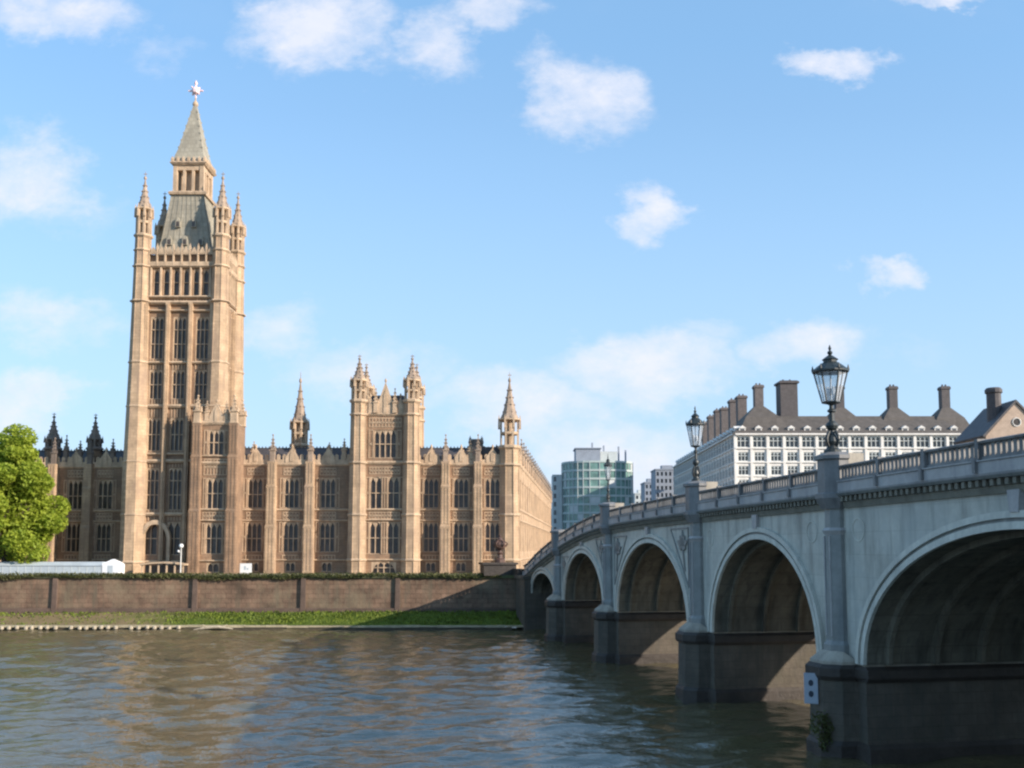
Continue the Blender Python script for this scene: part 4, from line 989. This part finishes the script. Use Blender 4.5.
# weeds rooted in the pier joints
def leaves(b, rnd, c, rad, n, s0, s1, shell=.0):
    for _ in range(n):
        while True:
            p = Vector((rnd.uniform(-1,1), rnd.uniform(-1,1), rnd.uniform(-1,1)))
            if p.length < 1 and p.length > shell: break
        p = Vector((c[0]+p.x*rad[0], c[1]+p.y*rad[1], c[2]+p.z*rad[2])); s = rnd.uniform(s0, s1)
        u = Vector((rnd.gauss(0,1), rnd.gauss(0,1), rnd.gauss(0,.8))).normalized(); v = u.orthogonal().normalized()
        if rnd.random() < .5: v = u.cross(v)
        b.quad(tuple(p-u*s), tuple(p-v*s*.55), tuple(p+u*s), tuple(p+v*s*.55))
rnd = random.Random(21)
for (ds, z, rad, lab) in ((.9, 2.2, (.9,.35,1.1), 'green weeds growing low on the nearest bridge pier'),):
    X, Y, Z = bw(PIERS[3]+ds+.4, -2.35, z); t = thing('weed_clump', lab, 'plant', (X, Y, Z))
    b = MB(); leaves(b, rnd, (0,0,0), rad, 260, .08, .2); leaves(b, rnd, (.3,.1,-1.1), (.5,.3,.8), 160, .08, .18); b.build('leaves', M['ivy'], t)
    MB().bar((0,.2,-1.6),(.05,0,.2),.05).bar((.1,.2,-1.6),(.4,0,-.2),.04).build('stem', M['bark'], t)

# ------------------------------------------------------------------ tree
def tree(name, label, X, Y, trunk_h, crown, n, seed, lm='leaf', s=(.22,.5)):
    t = thing(name, label, 'tree', (X, Y, GZ)); rnd = random.Random(seed)
    b = MB().lathe(0,0,[(.75,0),(.55,1),(.45,trunk_h)],9)
    cb = MB()
    lobes = []
    cx, cy, cz, rx, ry, rz_ = crown
    for _ in range(46):
        a = rnd.uniform(0, 6.28); e = rnd.uniform(-.9, 1); rr = rnd.uniform(.45, .92)
        q = math.sqrt(max(0, 1-e*e))
        lobes.append((cx+rx*rr*q*math.cos(a), cy+ry*rr*q*math.sin(a), cz+rz_*rr*e, rnd.uniform(.13,.34)*rx))
    for (x, y, z, r_) in lobes:
        leaves(cb, rnd, (x, y, z), (r_, r_, r_*.8), int(n/len(lobes)), *s, shell=.35)
        b.bar((0,0,trunk_h*.8), (x*.7, y*.7, trunk_h+(z-trunk_h)*.7), .13, 5)
    leaves(cb, rnd, (cx, cy, cz-.5), (rx*.8, ry*.75, rz_*.75), int(n*.25), *s)
    b.build('trunk', M['bark'], t); cb.build('crown', M[lm], t)
    return t
X, _ = at(4, 500, 191)
tree('leafy_tree', 'big fresh green tree at the left in front of the palace', X, 192, 4, (0,0,14.8,10.0,7.5,15.4), 46000, 4)

# marquee behind the wall
def marquee():
    xa, xb = PX(-90,190), PX(107,190); xc = PX(123,190)
    r = thing('marquee', 'long low marquee with pale grey side panels behind the river wall', 'marquee', (xa, 188.4, GZ)); L = xb-xa; zt = 1.65
    b = MB(); n = 26
    for i in range(n): b.box(L*i/n+.05, L*(i+1)/n-.05, .05, .12, 0, zt)
    b.build('side_panel', M['tentwall'], r)
    f = MB()
    for i in range(n+1): f.box(L*i/n-.05, L*i/n+.05, 0, .16, 0, zt+.02)
    f.build('frame', M['palepanel'], r)
    MB().loft([[(0,-.1,zt+.02),(L,-.1,zt+.02),(L,4.6,zt+.02),(0,4.6,zt+.02)],[(0,1.6,zt+.75),(L-.6,1.6,zt+.75),(L-.6,2.8,zt+.75),(0,2.8,zt+.75)]]).build('roof', M['tentwall'], r)
    t2 = thing('tent', 'small bright white tent with peaked roof at the end of the long marquee', 'tent', ((xb+xc)/2, 190, GZ)); h = (xc-xb)/2
    MB().box(-h,h,-1.6,1.6,0,1.9).build('wall', M['canvas'], t2); MB().sq(0,0,[(h+.1,1.9),(h*.7,2.35),(.15,2.9)]).build('roof', M['canvas'], t2)
    MB().quad((-.5,-1.605,.1),(.5,-1.605,.1),(.5,-1.605,1.7),(-.5,-1.605,1.7)).build('door_flap', M['tentwall'], t2)
marquee()
# entrance canopy, globes, sign boards on the terrace
X = PX(163,190); cn = thing('entrance_canopy', 'low pale canopy with dark openings at the foot of the great tower', 'canopy', (X, 190.5, GZ))
b = MB(); 
for i in range(6): b.box(-4.0+i*1.55, -4.0+i*1.55+.25, -.1, .15, 0, 1.7)
b.build('post', M['trim'], cn)
b = MB(); n = 12
for i in range(n):
    a0, a1 = -1+2*i/n, -1+2*(i+1)/n
    b.prism([(a0*4.2,1.7+.4*(1-a0*a0)),(a1*4.2,1.7+.4*(1-a1*a1)),(a1*4.2,2.0+.4*(1-a1*a1)),(a0*4.2,2.0+.4*(1-a0*a0))], -.4, 2.2)
b.build('roof', M['trim'], cn)
MB().quad((-4,2.0,0),(4,2.0,0),(4,2.0,1.7),(-4,2.0,1.7)).build('back_panel', M['glass'], cn)
X = PX(182,189.3); gl = thing('globe_lamp', 'slim garden lamp with two white globes on the palace terrace', 'lamp', (X, 189.3, GZ))
MB().lathe(0,0,[(.2,0),(.12,.3),(.08,5.0),(.14,5.1)],8).bar((-.45,0,4.2),(.0,0,4.2),.05).build('post', M['white'], gl)
for (x, z, q) in ((0,5.4,.4),(-.5,4.4,.22)): MB().lathe(x,0,[(q*math.sin(math.pi*i/8)+.01, z-q*math.cos(math.pi*i/8)) for i in range(9)],12).build('globe', M['canvas'], gl, smooth=True)
X = PX(247,189.5); ns = thing('notice_board', 'square white notice board standing on the terrace before the middle wing', 'sign', (X, 189.5, GZ))
MB().box(-1.1,1.1,-.06,.06,.15,2.1).build('panel', M['signface'], ns); MB().box(-1.0,-.9,.06,.16,0,2.1).box(.9,1.0,.06,.16,0,2.1).build('post', M['iron'], ns)
MB().box(-.35,.0,-.075,-.055,.9,1.6).box(.15,.5,-.075,-.055,.9,1.25).build('mark', M['tentwall'], ns)
# ------------------------------------------------------------------ right: white mansion block
def mansion():
    Y0 = 230.0; X0 = (736-512)/F*Y0; X1 = (966-512)/F*Y0; ze = zat(434,Y0)-GZ; zr = zat(413,Y0)-GZ
    r = thing('mansion_block', 'white stone building with steep brown roof and tall chimneys beyond the bridge', 'building', (X0, Y0, GZ)); L = X1-X0
    bayw = 3.62; n = int(L/bayw); rowh = 3.2; rows = [ze-3.1-rowh*i for i in range(5)]
    def face(Ln, nm, ox, oy, rz):
        nb_ = int(Ln/bayw); st_ = Ln/nb_; holes = []
        for i in range(nb_):
            for z in rows: wv = 1.5 if z == rows[0] else 1.2; holes.append((st_*(i+.5)-wv, st_*(i+.5)+wv, z, z+(2.55 if z == rows[0] else 2.1)))
        b = MB(); wall_grid(b, 0, Ln, 0, ze, holes, .6); b.build('wall', M['white'], r, (ox, oy, 0), rz)
        ca, sa = math.cos(rz), math.sin(rz)
        for h in holes:
            if h[2] < rows[3]: continue
            xm = (h[0]+h[1])/2; off = 0 if nm else -.33
            window(r, ox+ca*xm-sa*off, oy+sa*xm+ca*off, h[2], h[1]-h[0], h[3]-h[2], 3, (.6,), 0, rz, fm='palepanel', gm='winglass')
        cb = MB(); 
        for z, out, hh in ((ze-.25,.7,.35),(ze-3.45,.35,.25),(ze-6.7,.3,.25),(ze-9.9,.2,.25)): cb.box(-.0 if nm else -.2, Ln+.2, -out, -.002, z, z+hh)
        cb.build('cornice', M['white'], r, (ox, oy, 0), rz)
        db = MB()
        for i in range(nb_+1): db.box(st_*i-.28, st_*i+.28, -.25, -.001, 0, ze-.26)
        db.build('pier_strip', M['white'], r, (ox, oy, 0), rz)
        lw = MB(); lw.box(0,Ln,.55,.62,rows[-1]-.2,rows[-1]+2.3); lw.build('lower_glazing', M['winglass'], r, (ox, oy, 0), rz)
    # front to the camera, and the shaded side running back
    face(L, 1, 0, 0, 0); SL = 96.0; dx = .016*SL
    ra = math.atan2(-1, -.016)          # local x from far end to the corner
    face(SL, 0, dx, SL, math.atan2(-SL, -dx))
    # roofs
    D = 15.0; z0 = ze+.1
    rf = MB(); o = .6
    rf.loft([[(-o,-o,z0),(L+o,-o,z0),(L+o,D,z0),(-o,D,z0)],[(5.5,5.5,zr),(L-4,5.5,zr),(L-4,D-5,zr),(5.5,D-5,zr)]])
    rf.loft([[(-o,1,z0+.01),(D,1,z0+.01),(D+dx,SL,z0+.01),(-o+dx,SL,z0+.01)],[(5.5,6,zr-.02),(D-5,6,zr-.02),(D-5+dx,SL-5,zr-.02),(5.5+dx,SL-5,zr-.02)]])
    ro = rf.build('roof', M['browntile'], r)
    # dormers
    for i in range(14):
        x = L/14*(i+.5); d = MB(); d.box(x-.75,x+.75,.4,3.0,z0,z0+1.3); d.prism([(x-.95,z0+1.3),(x+.95,z0+1.3),(x,z0+1.95)],.25,3.0)
        q = d.build('dormer', M['white'], ro); MB().quad((x-.5,.39,z0+.25),(x+.5,.39,z0+.25),(x+.5,.39,z0+1.15),(x-.5,.39,z0+1.15)).build('pane', M['winglass'], q)
    for i in range(22):
        y = SL/22*(i+.5); xx = dx*y/SL; d = MB(); d.box(xx+.4,xx+3.0,y-.75,y+.75,z0,z0+1.4); d.loft([[(xx+.2,y-.95,z0+1.4),(xx+.2,y+.95,z0+1.4),(xx+.2,y,z0+2.0)],[(xx+3,y-.95,z0+1.4),(xx+3,y+.95,z0+1.4),(xx+3,y,z0+2.0)]])
        q = d.build('dormer', M['white'], ro); MB().quad((xx+.39,y-.5,z0+.25),(xx+.39,y+.5,z0+.25),(xx+.39,y+.5,z0+1.2),(xx+.39,y-.5,z0+1.2)).build('pane', M['winglass'], q)
    def chimney(x, y, zb, zt, hw_, mt, pyr=0):
        hw_ *= .85
        c = MB(); c.sq(x, y, [(hw_,zb),(hw_,zt-.9),(hw_*1.18,zt-.7),(hw_*1.18,zt-.3),(hw_*.95,zt)])
        for e in (-.4,.4): c.lathe(x+e*hw_, y, [(.22,zt-.1),(.2,zt+.5)], 8)
        c.build('chimney', M[mt], ro)
        if pyr: MB().sq(x, y, [(pyr,zr-5),(pyr*.62,zr-.5),(hw_*1.05,zb+ (zt-zb)*.15)]).build('turret_roof', M['browntile'], ro)
    zt = lambda py: zat(py,Y0+8)-GZ
    r.scale = (1.435,)*3; r.location = (X0*1.435, 330.0, H-(H-GZ)*1.435)
    px2 = lambda px: (px-512)/F*(Y0+8)*1.01-X0
    chimney(px2(786), 7.5, zr-3, zt(382), 2.4, 'darkchim'); 
    chimney(px2(757), 7, zr+1.5, zt(386), 1.2, 'brickchim', 6.4)
    for p in (838, 891, 943): chimney(px2(p), 7.5, zr+1.2, zt(387), 1.15, 'darkchim', 5.2)
    for i, (p, py, Yc) in enumerate(((741,396,252),(733,400,262),(724,408,280),(718,410,288),(711,416,302),(705,422,318))):
        x = (p-512)/F*Yc*1.01-X0; chimney(x, Yc-Y0, zr-2, zat(py,Yc)-GZ, 1.35, 'brickchim')
mansion()
# gabled stone house at the right edge
def gable_house():
    Y0 = 205.0; xa, xb = (984-512)/F*Y0*1.01, (1046-512)/F*Y0*1.01; zs = zat(436,Y0)-GZ; za = zat(403,Y0)-GZ
    c = (xa+xb)/2; h = (xb-xa)/2; r = thing('gabled_house', 'tan stone gabled house with dark roof at the right edge', 'building', (c, Y0, GZ))
    MB().prism([(-h,0),(h,0),(h,zs),(0,za),(-h,zs)], 0, .6).box(-h,-h+.6,.6,14,0,zs).box(h-.6,h,.6,14,0,zs).build('wall', M['tan'], r)
    rf = MB(); rf.prism([(-h-.5,zs-.3),(0,za+.1),(0,za+.7),(-h-.7,zs+.1)], -.3, 14); rf.prism([(h+.5,zs-.3),(h+.7,zs+.1),(0,za+.7),(0,za+.1)], -.3, 14)
    ro = rf.build('roof', M['slate'], r)
    wz = zs+(za-zs)*.42
    o = MB().lathe(0,0,[(.75,-.05),(.75,.0)],16).build('window', M['glass'], r, (0,-.03,wz)); o.rotation_euler.x = R(90)
    f = MB(); 
    for a in range(16):
        t0, t1 = a*math.pi/8, (a+1)*math.pi/8; f.bar((.85*math.cos(t0),.85*math.sin(t0),.05),(.85*math.cos(t1),.85*math.sin(t1),.05),.12,5)
    f.build('frame', M['white'], o)
    for e in (-3,3): window(r, e, -.02, zs-6, 1.6, 3, 2, (.5,), 0, fm='white', gm='winglass').location.y = -.5
    cx_ = (998-512)/F*Y0*1.02-c
    MB().lathe(cx_, 4, [(1.5,zs),(1.45,zat(391,Y0)-GZ),(1.75,zat(390,Y0)-GZ),(1.75,zat(387,Y0)-GZ),(1.4,zat(385,Y0)-GZ)],12).build('chimney', M['darkchim'], ro)
gable_house()
# ------------------------------------------------------------------ green glass office
def office():
    Y0 = 420.0; xc = (600-512)/F*Y0; zt = zat(461,Y0)-GZ
    r = thing('office_tower', 'rounded office block of pale green glass bands beyond the bridge', 'building', (xc, Y0+14, GZ))
    RX, RY = 15.2, 13.0; n = 36; fl = 3.6; k = int(zt/fl)
    ell = lambda q, z: [(RX*q*math.copysign(abs(math.cos(2*math.pi*j/n))**.75, math.cos(2*math.pi*j/n)), RY*q*math.copysign(abs(math.sin(2*math.pi*j/n))**.75, math.sin(2*math.pi*j/n)), z) for j in range(n)]
    MB().loft([ell(1,0), ell(1,zt)]).build('glazing', M['greenglass'], r)
    b = MB()
    for i in range(1, k+1): b.loft([ell(1.02,zt-fl*(i-1)-.55), ell(1.02,zt-fl*(i-1)+.25)])
    b.build('floor_band', mat('hazed_green_band', (.44,.51,.49), .6, .12, .5), r)  # bands paled to imitate haze over the distance
    b = MB()
    for j in range(n):
        p = ell(1.012, 0)[j]; b.sq(p[0], p[1], [(.13,0),(.13,zt)])
    b.build('mullion', M['palepanel'], r)
    rr = random.Random(2); b = MB()
    for _ in range(90):
        j = rr.randrange(n); i = rr.randrange(k); A = ell(1.006,0); p, q = A[j], A[(j+1)%n]; z = zt-fl*(i+1)+.3
        b.quad((p[0],p[1],z),(q[0],q[1],z),(q[0],q[1],z+2.6),(p[0],p[1],z+2.6))
    b.build('blind', M['palepanel'], r)
    MB().box(-9.5,1,-6,6,zt+.3,zt+6.0).box(-10,1.5,-6.5,6.5,zt+6,zt+6.4).build('plant_room', M['greypanel'], r)
    MB().box(1.2,8.5,-4,5,zt+.3,zt+5).build('roof_plant', M['palepanel'], r)
    for (x, h_) in ((9.5,7.5),(12.5,6.0),(-2,9.2),(3,8)): MB().box(x-.35,x+.35,-.35,.35,zt+.3,zt+h_).build('mast', M['greypanel'], r)
    b = MB().box(-19.5,-15.4,-4,8,0,zt-5); b.box(-17.6,-17.3,-4.2,-3.9,0,zt-5)
    st_ = b.build('stair_core', M['palepanel'], r)
    g = MB(); 
    for i in range(k-1): g.quad((-19.0,-4.02,zt-8-i*fl),(-17.9,-4.02,zt-8-i*fl),(-17.9,-4.02,zt-6-i*fl),(-19.0,-4.02,zt-6-i*fl))
    g.build('window', M['winglass'], st_)
office()
def block(px0, px1, py, Y, label, mt, nwin=6):
    xa, xb = (px0-512)/F*Y, (px1-512)/F*Y; zt = zat(py,Y)-GZ; c = (xa+xb)/2; h = (xb-xa)/2
    r = thing('apartment_block', label, 'building', (c, Y, GZ)); fl = 3.4; holes = []
    st_ = 2*h/nwin
    for i in range(nwin):
        for j in range(int(zt/fl)):
            z = zt-fl*(j+1)+.6; 
            if z > 1: holes.append((-h+st_*(i+.22), -h+st_*(i+.78), z, z+1.9))
    b = MB(); wall_grid(b, -h, h, 0, zt, holes, .5); b.box(-h,h,.9,16,0,zt-.01); b.build('wall', M[mt], r)
    MB().quad((-h,.45,0),(h,.45,0),(h,.45,zt-.2),(-h,.45,zt-.2)).build('glazing', M['winglass'], r)
    MB().box(-h-.3,h+.3,-.3,16.2,zt,zt+.6).box(-h*.4,h*.5,4,9,zt+.6,zt+2.6).build('roof', M[mt], r)
block(656, 681, 470, 480, 'blue grey apartment block half hidden behind the white building', 'greypanel', 6)
block(645, 657, 483, 520, 'low grey apartment block next to the taller blue grey one', 'greypanel', 3)
block(635, 648, 494, 560, 'small pale block just right of the green glass office', 'palepanel', 3)
block(540, 557, 520, 470, 'low grey block between the palace and the green glass office', 'greypanel', 4)
